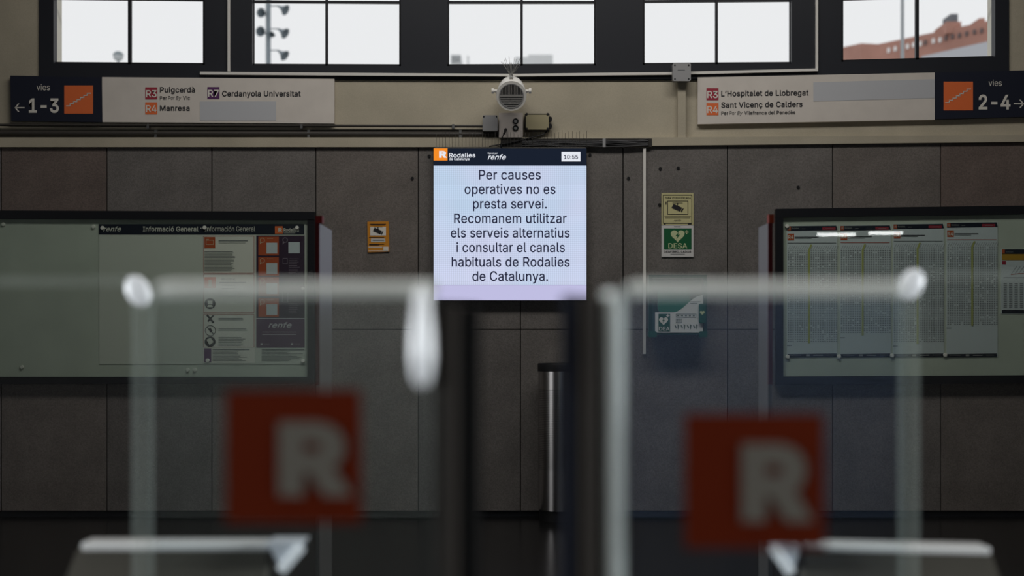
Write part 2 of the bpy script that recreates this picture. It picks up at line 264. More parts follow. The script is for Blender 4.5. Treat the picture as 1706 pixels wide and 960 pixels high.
# letter outlines: character | advance | outlines in 1/500 em
GLYPHS = {}
for row in """\
 |94|
-|227|57,122 57,94 168,94 168,122
.|94|25,20 26,15 28,9 31,4 36,1 42,-1 48,-2 54,-1 59,1 64,4 68,9 70,15 71,20 70,27 68,32 64,37 54,43 42,43 36,40 31,37 28,32 26,27
0|227|30,72 34,57 42,39 53,24 65,12 79,3 95,-2 113,-3 131,-2 147,3 162,12 174,24 184,39 192,57 197,72 200,89 202,107 203,127 202,147 200,165 197,182 192,197 184,215 174,230 161,242 147,251 131,256 113,258 95,256 79,251 65,242 53,230 43,215 35,197 30,182 27,165 25,147 24,127 25,107 27,89;62,72 58,88 55,107 55,148 58,166 62,182 67,197 73,208 82,218 91,224 101,228 113,230 125,228 136,224 145,218 153,208 160,197 165,182 169,166 171,148 172,127 171,107 169,88 165,72 160,58 153,46 145,37 136,30 125,26 113,25 101,26 91,30 82,37 73,46 67,58
1|227|99,254 43,213 43,179 105,224 106,224 106,27 38,27 38,0 195,0 195,27 138,27 138,254
2|227|32,24 32,0 195,0 195,28 76,28 76,30 133,90 147,105 159,118 168,129 175,140 181,150 185,159 188,168 190,177 191,186 189,199 186,211 181,223 173,233 164,241 153,248 141,254 127,257 112,258 98,257 84,253 72,248 60,241 51,232 43,221 37,209 34,196 33,181 64,181 64,190 66,199 69,207 79,219 86,224 94,227 102,229 112,230 121,229 129,227 137,224 143,220 149,215 154,209 157,202 159,194 160,186 160,178 158,170 152,156 147,149 141,141 134,133 126,124 117,114
3|227|54,11 66,5 80,0 94,-2 109,-3 125,-2 141,1 154,6 166,13 177,22 185,33 191,45 195,58 196,72 195,86 192,99 185,111 177,122 167,131 154,138 140,143 124,145 111,144 186,230 186,254 35,254 35,226 144,226 144,224 78,150 78,124 101,124 115,123 127,121 137,117 146,112 153,105 158,98 162,90 164,81 165,72 164,63 161,54 157,46 152,40 138,30 129,27 109,25 100,25 91,27 75,33 69,38 63,44 59,50 56,58 55,66 22,66 24,52 28,40 35,29 44,19
4|227|20,79 20,53 141,53 141,0 171,0 171,53 207,53 207,81 171,81 171,159 141,159 141,81 54,81 54,83 155,254 123,254
5|227|30,65 32,53 35,41 41,30 49,20 59,12 70,6 82,1 96,-2 111,-3 126,-2 141,1 154,8 166,16 176,26 184,38 191,51 194,66 195,82 195,94 193,105 189,116 185,125 179,134 172,143 165,150 156,156 147,160 137,164 126,166 115,167 97,165 81,159 74,155 68,151 67,151 75,226 183,226 183,254 48,254 34,126 64,123 69,127 76,131 92,137 100,138 119,138 129,135 137,131 145,125 151,119 157,111 161,101 163,92 164,81 163,71 161,61 157,52 152,44 146,38 138,32 130,28 120,26 111,25 102,26 94,27 87,30 80,34 74,39 69,44 65,51 62,58 61,65
7|227|48,0 82,0 195,224 195,254 31,254 31,226 162,226 162,224
9|227|41,134 49,124 58,114 69,107 81,102 94,98 109,97 116,98 122,99 128,101 134,104 65,0 100,0 158,84 170,103 180,120 186,135 191,148 194,161 194,173 193,189 190,204 184,217 176,229 166,239 155,247 142,253 128,257 113,258 98,257 84,253 71,247 60,239 50,230 42,218 36,205 33,191 32,176 33,161 36,147;69,148 66,156 63,166 63,186 69,204 74,211 80,218 87,223 95,227 104,229 113,230 123,229 131,227 139,223 146,218 152,211 157,204 161,195 163,185 164,175 163,165 161,156 157,147 152,140 146,134 139,129 131,125 123,122 104,122 95,125 87,129 80,134 74,140
:|94|25,20 26,15 28,9 31,4 36,1 42,-1 48,-2 54,-1 59,1 64,4 68,9 70,15 71,20 70,27 68,32 64,37 54,43 42,43 36,40 31,37 28,32 26,27;26,164 25,158 26,152 28,147 31,142 36,138 42,136 48,135 54,136 59,138 64,142 68,147 70,152 71,158 70,164 68,170 64,174 59,178 54,180 48,181 42,180 36,178 31,174 28,170
A|240|8,0 43,0 67,71 173,71 198,0 231,0 138,254 101,254;95,151 98,161 102,172 106,185 111,201 117,219 120,227 122,219 127,201 132,186 136,173 140,161 144,151 163,99 77,99
B|228|62,29 62,115 135,115 144,113 153,109 160,104 166,99 171,92 175,85 177,77 178,68 176,58 172,48 165,40 154,34 140,30 122,29;30,254 30,0 123,0 142,1 158,4 172,9 184,16 193,24 200,33 205,44 208,56 209,68 208,81 205,92 201,102 196,110 189,117 182,123 174,127 166,130 157,131 157,133 165,136 172,139 178,143 184,148 189,153 193,160 197,168 198,177 199,187 198,199 195,210 190,221 184,230 175,239 164,245 152,250 137,253 121,254;62,226 120,226 135,225 147,221 156,214 163,206 167,197 168,186 167,178 165,170 162,163 157,157 151,152 144,148 136,145 128,143 62,143
C|255|43,44 52,32 63,21 75,12 88,6 103,1 118,-2 134,-3 146,-3 159,-1 170,2 192,12 201,19 210,27 224,45 229,56 234,68 236,80 204,80 202,72 199,64 195,57 185,45 179,40 172,36 158,30 150,28 134,26 119,28 105,32 92,38 80,47 71,59 63,72 57,88 53,107 52,127 53,148 57,166 62,182 71,196 80,207 92,216 105,223 119,227 134,228 142,228 158,224 165,222 179,214 185,209 190,204 195,197 199,190 202,183 204,174 236,174 234,187 224,209 217,219 210,228 201,236 181,248 170,252 158,255 146,257 134,258 118,257 103,254 88,249 75,242 63,233 52,223 43,210 35,197 28,181 24,165 21,146 20,127 21,108 24,90 28,73 35,58
D|251|30,254 30,0 109,0 128,1 145,4 161,9 175,15 188,24 199,34 209,46 217,59 223,74 227,91 230,109 231,128 230,147 227,164 223,181 217,196 206,213 192,228 176,239 162,246 147,251 131,253 113,254;144,34 127,30 107,29 62,29 62,226 110,226 129,225 145,221 160,214 172,205 182,194 190,180 195,165 198,147 200,128 198,108 195,90 189,75 182,61 171,49 159,40
E|209|62,29 62,114 178,114 178,143 62,143 62,226 186,226 186,254 30,254 30,0 188,0 188,29
F|205|62,0 62,111 173,111 173,139 62,139 62,226 185,226 185,254 30,254 30,0
G|260|35,58 42,44 52,32 63,21 75,13 88,6 102,1 118,-2 134,-3 154,-2 172,2 188,9 203,19 215,31 225,45 233,62 237,80 239,100 239,128 141,128 141,100 207,100 206,87 203,74 198,62 191,51 183,43 172,36 161,31 148,27 134,26 119,28 105,32 92,38 81,47 71,59 63,72 57,88 53,107 52,127 53,148 57,166 62,182 70,196 80,207 92,216 104,223 118,227 133,228 141,227 150,226 158,224 172,218 184,208 189,203 194,197 198,190 204,174 237,174 234,186 230,198 225,208 218,218 210,227 202,235 192,242 170,252 158,255 146,257 132,258 117,257 102,254 88,249 74,242 62,233 52,223 42,210 35,197 28,181 24,165 21,146 20,127 21,108 24,90 28,73
H|258|30,0 62,0 62,116 196,116 196,0 228,0 228,254 196,254 196,144 62,144 62,254 30,254
I|150|16,29 16,0 135,0 135,29 91,29 91,226 135,226 135,254 16,254 16,226 59,226 59,29
L|196|30,254 30,0 181,0 181,29 62,29 62,254
M|314|60,186 60,208 59,219 62,212 65,204 67,196 70,188 72,181 80,160 82,155 83,150 143,0 171,0 228,145 232,155 236,167 238,174 241,181 249,205 251,213 253,218 253,184 252,177 252,0 284,0 284,254 238,254 176,94 175,89 173,85 165,61 159,41 158,37 156,42 154,48 152,55 142,85 140,89 139,94 76,254 30,254 30,0 61,0 61,164
N|262|62,0 62,182 61,192 60,215 74,191 79,181 89,165 93,158 97,152 101,145 193,0 232,0 232,254 199,254 199,97 200,79 200,54 201,45 202,38 198,45 194,53 189,61 185,69 181,75 178,82 174,87 172,91 68,254 30,254 30,0
O|267|35,58 43,44 52,32 63,21 75,12 88,6 103,1 118,-2 133,-3 149,-2 164,1 179,6 192,12 204,21 215,32 224,44 232,58 238,73 243,90 246,108 247,127 246,146 243,165 238,181 232,197 224,210 215,223 204,233 192,242 179,249 164,254 149,257 133,258 118,257 103,254 88,249 75,242 63,233 52,223 43,210 35,197 28,181 24,165 21,146 20,127 21,108 24,90 28,73;63,72 57,88 53,106 52,127 53,148 57,166 63,182 71,196 81,207 92,216 105,223 119,227 133,228 148,227 162,223 175,216 186,207 196,196 204,182 210,166 214,148 215,127 214,106 210,88 204,72 196,58 186,47 175,38 162,32 148,28 133,26 119,28 105,32 92,38 81,47 71,58
P|222|30,0 62,0 62,93 118,93 136,94 152,98 166,104 178,112 187,121 195,133 200,145 203,159 204,174 203,189 200,202 195,215 187,226 178,236 166,244 152,250 136,253 118,254 30,254;129,122 116,121 62,121 62,226 116,226 129,225 139,223 148,219 156,214 162,208 167,201 170,193 172,184 172,164 170,155 167,147 162,139 156,133 149,128 139,124
R|224|30,0 62,0 62,99 123,99 177,0 214,0 157,105 166,109 178,116 188,125 195,136 200,148 204,161 205,176 204,191 200,204 195,217 188,227 178,237 167,244 153,250 136,253 118,254 30,254;129,128 62,128 62,226 116,226 129,225 140,223 149,220 156,215 162,209 167,202 170,194 172,186 173,176 172,167 170,158 167,150 162,143 156,138 149,133 140,130
S|223|32,30 41,20 51,11 64,5 78,0 94,-3 112,-4 130,-3 147,0 162,5 174,13 185,21 193,32 199,43 203,56 204,69 203,80 201,90 197,99 192,106 186,113 179,119 172,124 156,132 148,135 140,137 132,140 106,147 92,151 85,154 71,162 65,167 61,173 58,180 58,195 61,203 64,209 70,215 76,220 84,224 92,227 102,229 112,229 127,228 140,225 151,219 160,211 166,201 169,189 200,189 199,202 195,213 189,224 180,234 170,242 158,249 145,254 130,257 114,258 97,257 83,254 69,249 57,242 46,234 37,224 31,213 27,200 26,186 28,170 34,156 43,145 56,135 72,126 132,108 140,106 148,102 155,99 161,94 166,89 170,84 172,77 173,70 172,61 169,53 165,46 159,40 151,34 143,30 133,27 123,25 102,25 92,27 83,29 75,33 68,38 62,44 57,51 54,59 52,68 19,68 21,54 25,42
U|259|30,87 31,70 36,54 42,40 52,27 63,17 77,8 93,1 110,-3 129,-4 149,-3 166,1 182,8 195,17 207,27 216,40 223,54 227,70 229,87 229,254 196,254 196,89 195,77 193,66 188,57 182,48 175,40 165,34 155,29 143,27 129,26 116,27 104,29 94,34 84,40 77,48 70,57 66,66 63,77 62,89 62,254 30,254
V|240|96,103 42,254 8,254 102,0 139,0 231,254 197,254 145,103 138,82 133,69 129,54 120,27 118,35 113,53 108,69 103,82
Z|219|21,23 21,0 200,0 200,29 107,29 97,28 58,28 79,56 84,64 198,231 198,254 20,254 20,226 153,226 162,227 153,215 147,208 142,200 137,193
a|195|30,14 38,8 47,2 57,-1 68,-4 90,-4 100,-2 108,1 115,4 121,8 126,12 130,17 134,21 136,26 138,26 138,0 168,0 168,139 165,150 161,160 156,168 150,175 143,180 135,184 128,187 119,190 112,191 104,192 87,192 77,190 66,188 57,184 48,179 39,173 32,165 26,156 20,146 50,137 52,142 55,146 63,154 69,158 75,161 82,164 89,165 106,165 120,161 125,158 130,153 133,148 136,142 137,136 138,128 138,127 137,123 133,117 129,116 123,114 117,113 109,112 100,111 89,110 80,109 71,107 63,105 54,103 46,100 39,97 32,92 26,87 18,73 16,64 15,54 16,42 19,32 24,22;55,32 51,36 48,41 46,46 46,52 47,59 48,65 52,70 56,74 61,77 67,79 81,83 88,84 100,86 105,86 110,87 116,88 121,89 125,90 130,91 136,93 138,95 138,69 137,61 135,54 132,47 127,40 121,34 114,29 106,26 96,23 78,23 71,24 65,26 59,29
b|212|56,0 56,29 59,29 65,21 69,16 79,6 86,2 94,-1 104,-3 115,-4 130,-3 144,1 157,8 168,17 177,29 185,42 191,58 194,75 195,94 194,113 191,131 185,146 177,160 168,171 156,180 144,187 130,191 115,192 103,192 94,190 86,186 79,182 73,178 65,168 59,160 57,160 57,254 26,254 26,0;57,81 56,95 57,108 59,120 62,131 67,141 73,149 81,156 89,161 99,164 110,165 121,164 131,161 140,156 147,149 153,140 158,131 161,120 163,108 164,95 163,82 161,70 158,58 153,48 147,40 140,33 131,28 121,24 110,23 99,24 89,27 81,32 73,39 67,48 63,58 59,69
c|198|28,43 36,29 46,17 58,8 72,1 87,-3 104,-4 113,-4 122,-2 130,0 146,6 160,16 165,22 171,28 175,35 179,43 181,51 152,59 146,44 143,40 139,36 131,30 116,24 110,24 104,23 92,24 81,28 73,33 65,40 59,49 54,59 51,70 49,81 48,94 49,106 51,118 54,129 59,139 65,148 73,155 81,161 92,164 104,165 110,165 116,164 121,162 126,161 131,158 139,152 142,149 145,145 148,140 150,136 151,131 181,138 178,146 174,154 170,161 165,167 159,173 153,178 146,182 138,186 130,189 122,191 113,192 104,192 87,191 72,187 58,180 46,171 36,159 28,146 22,130 18,113 17,94 18,75 22,58
d|212|22,58 27,42 35,29 44,17 56,8 68,1 82,-3 98,-4 109,-3 118,-1 126,2 133,6 139,11 147,21 151,25 153,29 156,29 156,0 186,0 186,254 155,254 155,160 153,160 151,164 147,168 144,173 139,178 133,182 126,186 118,190 109,192 98,192 83,191 69,187 56,180 45,171 35,160 27,146 22,131 18,113 17,94 18,75;54,58 51,70 49,82 48,95 49,108 51,120 54,131 59,140 65,149 72,156 81,161 91,164 102,165 113,164 123,161 132,156 139,149 145,141 150,131 153,120 155,108 156,95 155,81 153,69 150,58 145,48 139,39 132,32 123,27 113,24 102,23 91,24 81,28 73,33 65,40 59,48
e|202|18,75 22,58 28,42 36,29 46,17 58,8 73,1 88,-3 106,-4 119,-3 130,-1 141,2 151,7 160,13 168,20 174,27 179,36 182,45 153,53 147,41 143,36 138,32 133,29 127,26 120,25 114,23 106,23 95,24 85,26 76,31 67,37 61,44 55,53 51,64 49,75 48,85 186,85 186,97 185,113 182,128 179,141 173,152 167,162 160,170 151,177 142,183 133,187 123,190 113,192 103,192 86,191 71,187 58,180 46,170 36,159 28,145 22,129 18,112 17,93;49,116 51,125 54,135 59,143 66,151 73,157 82,161 92,164 103,165 113,164 123,161 131,157 138,151 144,143 149,134 152,124 154,113 154,110 48,110
f|127|77,230 82,234 89,236 97,237 105,237 107,236 110,235 112,235 114,234 121,260 119,261 111,263 106,264 100,265 94,265 85,264 76,262 68,259 60,255 53,250 48,243 44,235 41,226 40,216 40,190 3,190 3,164 40,164 40,0 71,0 71,164 114,164 114,190 71,190 71,209 72,218 74,225
g|213|54,-24 51,-20 25,-35 35,-49 41,-55 49,-61 57,-66 67,-70 78,-73 90,-75 103,-75 118,-74 132,-72 145,-68 157,-62 167,-54 175,-45 181,-33 185,-20 186,-4 186,190 157,190 157,159 154,159 151,164 148,168 144,173 139,178 134,182 127,186 119,190 109,192 98,192 83,191 69,187 56,180 45,171 35,160 27,147 22,131 18,114 17,96 18,77 22,60 28,45 35,32 45,22 56,13 69,7 83,4 97,2 109,3 118,5 126,8 133,12 139,16 147,26 153,34 156,34 156,-3 154,-17 149,-29 141,-38 130,-44 118,-47 103,-49 93,-48 85,-47 77,-44 71,-41 65,-37 57,-29;54,61 51,72 49,84 48,96 49,109 51,120 54,131 59,141 65,149 73,156 81,161 91,164 102,165 114,164 123,161 132,156 139,150 145,141 150,132 153,121 156,109 156,83 153,71 150,61 145,51 139,44 132,38 123,33 113,30 91,30 81,33 73,38 65,44 59,52
h|205|26,254 26,0 57,0 57,113 58,124 60,133 63,141 68,148 74,154 80,159 88,162 96,164 105,165 117,163 128,159 136,152 143,143 147,131 148,118 148,0 179,0 179,120 178,135 175,149 170,160 164,170 157,178 148,184 137,189 126,191 114,192 100,191 87,187 76,181 66,172 58,159 57,157 57,254
i|83|21,247 21,236 23,231 27,227 31,224 36,222 42,221 47,222 52,224 57,227 60,231 62,236 63,242 62,247 60,252 57,256 52,259 47,261 42,262 36,261 31,259 27,256 23,252;26,190 26,0 57,0 57,190
l|95|67,27 63,28 60,31 58,35 57,42 57,254 26,254 26,42 27,29 31,19 37,10 45,4 56,0 70,-1 77,-1 81,0 84,0 88,1 90,1 85,27 82,27 80,26 73,26
m|305|57,0 57,119 58,129 60,137 63,145 67,151 73,156 79,160 85,163 92,165 100,165 110,164 119,161 126,156 132,148 136,140 137,130 137,0 168,0 168,131 170,139 173,145 177,151 181,156 187,160 194,163 201,165 209,165 219,164 228,161 236,156 243,149 247,139 248,127 248,0 278,0 278,141 275,154 270,164 264,173 257,180 249,186 239,190 229,192 218,193 208,192 199,191 190,187 182,183 175,178 169,172 163,164 158,154 157,160 151,171 144,180 134,187 123,192 110,193 102,193 94,191 86,188 79,184 72,179 66,173 61,166 57,157 56,154 56,190 26,190 26,0
n|205|57,0 57,113 58,124 60,133 63,141 68,148 74,154 80,159 88,162 96,164 105,165 117,163 128,159 136,152 143,143 147,131 148,118 148,0 179,0 179,120 178,135 175,149 170,160 164,170 156,178 147,184 137,189 126,191 114,192 100,191 87,187 76,181 66,172 58,159 56,155 56,190 26,190 26,0
o|208|22,58 28,43 36,29 46,17 58,8 72,1 87,-3 104,-4 120,-3 136,1 149,8 161,17 171,29 180,43 186,58 189,75 191,94 189,113 186,130 180,146 171,159 161,171 149,180 136,187 120,191 104,192 87,191 72,187 58,180 46,171 36,159 28,146 22,130 18,113 17,94 18,75;54,59 51,70 49,81 48,94 49,106 51,118 54,129 59,139 65,148 73,155 81,161 92,164 104,165 116,164 126,161 135,155 143,148 149,139 154,129 157,118 159,106 160,94 159,81 157,70 154,59 149,49 143,40 135,33 126,28 116,24 104,23 92,24 81,28 73,33 65,40 59,49
p|212|26,190 26,-71 57,-71 57,29 59,29 65,21 69,16 79,6 86,2 94,-1 104,-3 115,-4 130,-3 144,1 157,8 168,17 177,29 185,42 191,58 194,75 195,94 194,113 191,131 185,146 177,160 168,171 156,180 144,187 130,191 115,192 103,192 94,190 86,186 79,182 73,178 65,168 59,160 56,160 56,190;57,81 56,95 57,108 59,120 62,131 67,141 73,149 81,156 89,161 99,164 110,165 121,164 131,161 140,156 147,149 153,140 158,131 161,120 163,108 164,95 163,82 161,70 158,58 153,48 147,40 140,33 131,28 121,24 110,23 99,24 89,27 81,32 73,39 67,48 63,58 59,69
r|130|56,160 56,190 26,190 26,0 57,0 57,118 58,127 60,135 63,142 67,148 73,153 80,157 87,160 95,162 103,163 111,163 115,162 118,162 120,161 122,161 122,192 107,192 96,191 85,188 76,184 68,177 62,169 58,160
s|182|31,19 38,12 46,6 56,2 67,-2 78,-3 91,-4 105,-3 118,-1 130,3 140,9 149,16 156,24 161,33 165,43 166,53 164,66 160,76 153,86 143,93 131,100 115,105 86,111 76,114 68,118 62,122 58,126 55,132 54,139 56,146 59,153 65,158 74,163 83,165 94,166 105,165 114,163 121,158 127,152 131,146 134,139 162,145 159,154 155,162 149,170 143,176 136,182 127,186 117,190 106,192 94,192 81,191 69,189 58,185 48,180 39,173 33,166 27,157 24,147 23,137 25,124 29,113 36,104 46,96 59,90 75,85 106,78 115,75 122,72 127,68 131,63 133,58 134,51 133,44 129,37 122,31 113,26 103,24 91,23 80,24 70,26 62,30 55,36 50,44 47,53 18,47 21,37 25,27
t|114|78,26 72,27 68,31 65,35 64,41 63,49 63,164 102,164 102,190 63,190 63,236 32,236 32,190 3,190 3,164 32,164 32,46 34,32 38,20 46,11 56,4 69,-1 84,-2 92,-2 96,-1 100,-1 103,0 107,1 101,27 98,26 93,26 90,25 85,25
u|205|26,190 26,69 27,54 30,41 35,29 41,20 48,12 57,5 68,1 79,-2 91,-3 105,-1 117,2 129,8 139,18 147,30 149,35 149,0 179,0 179,190 148,190 148,76 147,66 145,57 142,48 137,41 125,31 117,28 109,26 100,25 88,26 77,31 68,37 62,47 58,58 57,72 57,190
v|195|87,66 83,78 42,190 9,190 81,0 113,0 186,190 152,190 112,78 108,66 105,55 101,43 98,32 98,30 97,32 93,43 90,55
y|195|41,-72 46,-73 54,-72 70,-68 76,-64 83,-59 88,-54 93,-47 98,-38 102,-29 186,190 153,190 112,78 108,66 104,55 101,43 98,32 97,29 96,32 93,43 90,55 87,66 83,78 42,190 9,190 81,-1 75,-18 72,-26 69,-32 65,-37 61,-41 57,-43 47,-45 41,-45 31,-43 24,-69 26,-70 32,-72
z|190|21,23 21,0 169,0 169,28 63,28 63,30 166,165 166,190 24,190 24,161 127,161 127,160
·|98|26,121 27,115 29,110 33,105 38,101 43,99 49,98 55,99 60,101 65,105 69,110 71,115 72,121 71,127 69,132 65,137 60,141 55,143 49,144 43,143 38,141 33,137 29,132 27,127
à|195|30,14 38,8 47,2 57,-1 68,-4 90,-4 100,-2 108,1 115,4 121,8 126,12 130,17 134,21 136,26 138,26 138,0 168,0 168,139 165,150 161,160 156,168 150,175 143,180 135,184 128,187 119,190 112,191 104,192 87,192 77,190 66,188 57,184 48,179 39,173 32,165 26,156 20,146 50,137 52,142 55,146 63,154 69,158 75,161 82,164 89,165 106,165 120,161 125,158 130,153 133,148 136,142 137,136 138,128 138,127 137,123 133,117 129,116 123,114 117,113 109,112 100,111 89,110 80,109 71,107 63,105 54,103 46,100 39,97 32,92 26,87 18,73 16,64 15,54 16,42 19,32 24,22;55,32 51,36 48,41 46,46 46,52 47,59 48,65 52,70 56,74 61,77 67,79 81,83 88,84 100,86 105,86 110,87 116,88 121,89 125,90 130,91 136,93 138,95 138,69 137,61 135,54 132,47 127,40 121,34 114,29 106,26 96,23 78,23 71,24 65,26 59,29;84,265 50,265 83,214 108,214
ç|198|17,94 18,75 22,58 28,43 36,29 46,17 58,8 72,1 87,-3 95,-3 91,-31 110,-31 115,-32 118,-34 120,-36 121,-38 122,-42 121,-46 120,-49 118,-51 115,-52 110,-53 85,-53 85,-71 117,-71 127,-68 135,-64 140,-59 143,-51 144,-42 144,-34 141,-27 137,-22 130,-18 122,-16 112,-15 112,-4 113,-4 122,-2 130,0 146,6 160,16 165,22 171,28 175,35 179,43 181,51 152,59 146,44 143,40 139,36 131,30 116,24 110,24 104,23 92,24 81,28 73,33 65,40 59,49 54,59 51,70 49,81 48,94 49,106 51,118 54,129 59,139 65,148 73,155 81,161 92,164 104,165 110,165 116,164 121,162 126,161 131,158 139,152 142,149 145,145 148,140 150,136 151,131 181,138 178,146 174,154 170,161 165,167 159,173 153,178 146,182 138,186 130,189 122,191 113,192 104,192 87,191 72,187 58,180 46,171 36,159 28,146 22,130 18,113
è|202|18,75 22,58 28,42 36,29 46,17 58,8 73,1 88,-3 106,-4 119,-3 130,-1 141,2 151,7 160,13 168,20 174,27 179,36 182,45 153,53 147,41 143,36 138,32 133,29 127,26 120,25 114,23 106,23 95,24 85,26 76,31 67,37 61,44 55,53 51,64 49,75 48,85 186,85 186,97 185,113 182,128 179,141 173,152 167,162 160,170 151,177 142,183 133,187 123,190 113,192 103,192 86,191 71,187 58,180 46,170 36,159 28,145 22,129 18,112 17,93;49,116 51,125 54,135 59,143 66,151 73,157 82,161 92,164 103,165 113,164 123,161 131,157 138,151 144,143 149,134 152,124 154,113 154,110 48,110;91,265 57,265 90,214 115,214
ó|208|22,58 28,43 36,29 46,17 58,8 72,1 87,-3 104,-4 120,-3 136,1 149,8 161,17 171,29 180,43 186,58 189,75 191,94 189,113 186,130 180,146 171,159 161,171 149,180 136,187 120,191 104,192 87,191 72,187 58,180 46,171 36,159 28,146 22,130 18,113 17,94 18,75;54,59 51,70 49,81 48,94 49,106 51,118 54,129 59,139 65,148 73,155 81,161 92,164 104,165 116,164 126,161 135,155 143,148 149,139 154,129 157,118 159,106 160,94 159,81 157,70 154,59 149,49 143,40 135,33 126,28 116,24 104,23 92,24 81,28 73,33 65,40 59,49;115,214 148,265 114,265 90,214
’|88|41,254 26,159 49,159 75,254""".split('\n'):
    ch, adv, pl = row[0], row[2:].split('|')[0], row[2:].split('|')[1]
    GLYPHS[ch] = (int(adv) / 500, [[tuple(int(q) / 500 for q in p.split(',')) for p in o.split(' ')] for o in pl.split(';')] if pl else [])
_tc = {}
def glyphs(txt, bold=0.0, shear=0.0):
    """flat filled mesh of a line of lettering, one em high"""
    key = (txt, bold, shear)
    if key in _tc: return _tc[key]
    V, Fc, x = [], [], 0.0
    for ch in txt:
        adv, outl = GLYPHS[ch]
        ar = [sum(o[i][0] * o[(i + 1) % len(o)][1] - o[(i + 1) % len(o)][0] * o[i][1] for i in range(len(o))) for o in outl]
        big = max(ar, key=abs) if ar else 0
        outer = [o for o, q in zip(outl, ar) if q * big > 0]; holes = [o for o, q in zip(outl, ar) if q * big < 0]
        bb = lambda o: (min(p[0] for p in o), max(p[0] for p in o), min(p[1] for p in o), max(p[1] for p in o))
        for o0 in outer:
            A = bb(o0)
            mine = [o0] + [h for h in holes if bb(h)[0] > A[0] and bb(h)[1] < A[1] and bb(h)[2] > A[2] and bb(h)[3] < A[3]]
            cu = bpy.data.curves.new('t', 'CURVE'); cu.dimensions = '2D'; cu.fill_mode = 'BOTH'; sharp = bold > 0 and (ch == 'z' or txt == '10:55'); cu.offset = 0 if sharp else bold
            for o in mine:
                sp = cu.splines.new('POLY'); sp.points.add(len(o) - 1); sp.use_cyclic_u = True
                for p_, q_ in zip(sp.points, o): p_.co = (q_[0], q_[1], 0, 1)
            ob = bpy.data.objects.new('t', cu); C.objects.link(ob)
            dg = bpy.context.evaluated_depsgraph_get(); dg.update()
            me = bpy.data.meshes.new_from_object(ob.evaluated_get(dg)); n = len(V)
            for ox, oy in ([(bold * math.cos(q * math.pi / 3), bold * math.sin(q * math.pi / 3)) for q in range(6)] if sharp else [(0, 0)]):
                n = len(V)
                V += [(x + ox + v.co.x + shear * (v.co.y + oy), v.co.y + oy, 0.0) for v in me.vertices]
                Fc += [tuple(i + n for i in p.vertices) for p in me.polygons]
            bpy.data.objects.remove(ob); bpy.data.curves.remove(cu); bpy.data.meshes.remove(me)
        x += adv + bold * 1.2
    _tc[key] = (V, Fc)
    return V, Fc
def put_text(g, txt, x0, x1, base, cap, d, bold=0.0, shear=0.0, slope=0.0):
    """text from pixel x0 to x1 with its baseline at row base and capitals cap pixels tall, printed at distance d"""
    v, f = glyphs(txt, bold, shear)
    if not v: return g
    h = glyphs('H', bold, 0)[0]; hh = max(p[1] for p in h) - min(p[1] for p in h)
    a = min(p[0] for p in v); b = max(p[0] for p in v)
    sx = (x1 - x0) / max(b - a, 1e-6); sy = cap / hh
    return g.add([P(x0 + (p[0] - a) * sx, base - p[1] * sy + slope * (p[0] - a) * sx, d) for p in v], f)
def text(txt, x0, x1, base, cap, d, m, parent, bold=0.0, shear=0.0, slope=0.0, name='lettering'):
    g = put_text(G(), txt, x0, x1, base, cap, d, bold, shear, slope)
    return mk(name, g, m, parent)

# ------------------------------------------------------------------ palette
M_plaster = mat('cream_plaster', (0.45, 0.405, 0.315), 0.75, noise=0.10, nscale=3, bump=0.15, fine=0.05)
M_dark = mat('dark_window_paint', (0.020, 0.022, 0.029), 0.5)
M_white = mat('white_plastic', (0.78, 0.76, 0.72), 0.45)
M_grey = mat('grey_plastic', (0.33, 0.33, 0.34), 0.5)
M_beige = mat('beige_plastic', (0.36, 0.32, 0.20), 0.5)
M_black = mat('black_plastic', (0.012, 0.012, 0.014), 0.5)
M_blackp = mat('black_paint', (0.010, 0.011, 0.014), 0.4)
M_navy = mat('navy_sign', (0.014, 0.017, 0.032), 0.5)
M_signwhite = mat('sign_white', (0.68, 0.63, 0.58), 0.55, noise=0.04)
M_print = mat('dark_print', (0.02, 0.02, 0.025), 0.6)
M_orange = mat('orange_print', (0.80, 0.17, 0.05), 0.5)
M_maroon = mat('maroon_print', (0.36, 0.035, 0.06), 0.5)
M_purple = mat('purple_print', (0.11, 0.035, 0.13), 0.5)
M_patch = mat('grey_patch', (0.53, 0.54, 0.57), 0.5)
M_cream_print = mat('cream_print', (0.75, 0.72, 0.66), 0.5)
M_paper = mat('paper', (0.66, 0.67, 0.62), 0.7)
M_sheet = mat('sheet_paper', (0.64, 0.68, 0.73), 0.7)
M_board = mat('board_back', (0.56, 0.59, 0.53), 0.7, noise=0.06, nscale=4)
M_line = mat('grey_print', (0.14, 0.15, 0.16), 0.7)
M_faint = mat('faint_print', (0.36, 0.36, 0.36), 0.7)
M_olive = mat('olive_print', (0.44, 0.45, 0.16), 0.7)
M_redline = mat('red_print', (0.42, 0.10, 0.07), 0.7)
M_steel = mat('brushed_steel', (0.55, 0.54, 0.53), 0.28, metal=1.0)
M_pipe = mat('dark_pipe', (0.055, 0.05, 0.045), 0.4)
M_glass = glass('clear_glass')
M_wire = mat('spike_wire', (0.30, 0.29, 0.27), 0.4, metal=0.6)

def frame(g, x0, y0, x1, y1, t, d, d2):
    g.rect(x0, y0, x1, y0 + t, d, d2); g.rect(x0, y1 - t, x1, y1, d, d2)
    g.rect(x0, y0 + t, x0 + t, y1 - t, d, d2); g.rect(x1 - t, y0 + t, x1, y1 - t, d, d2); return g

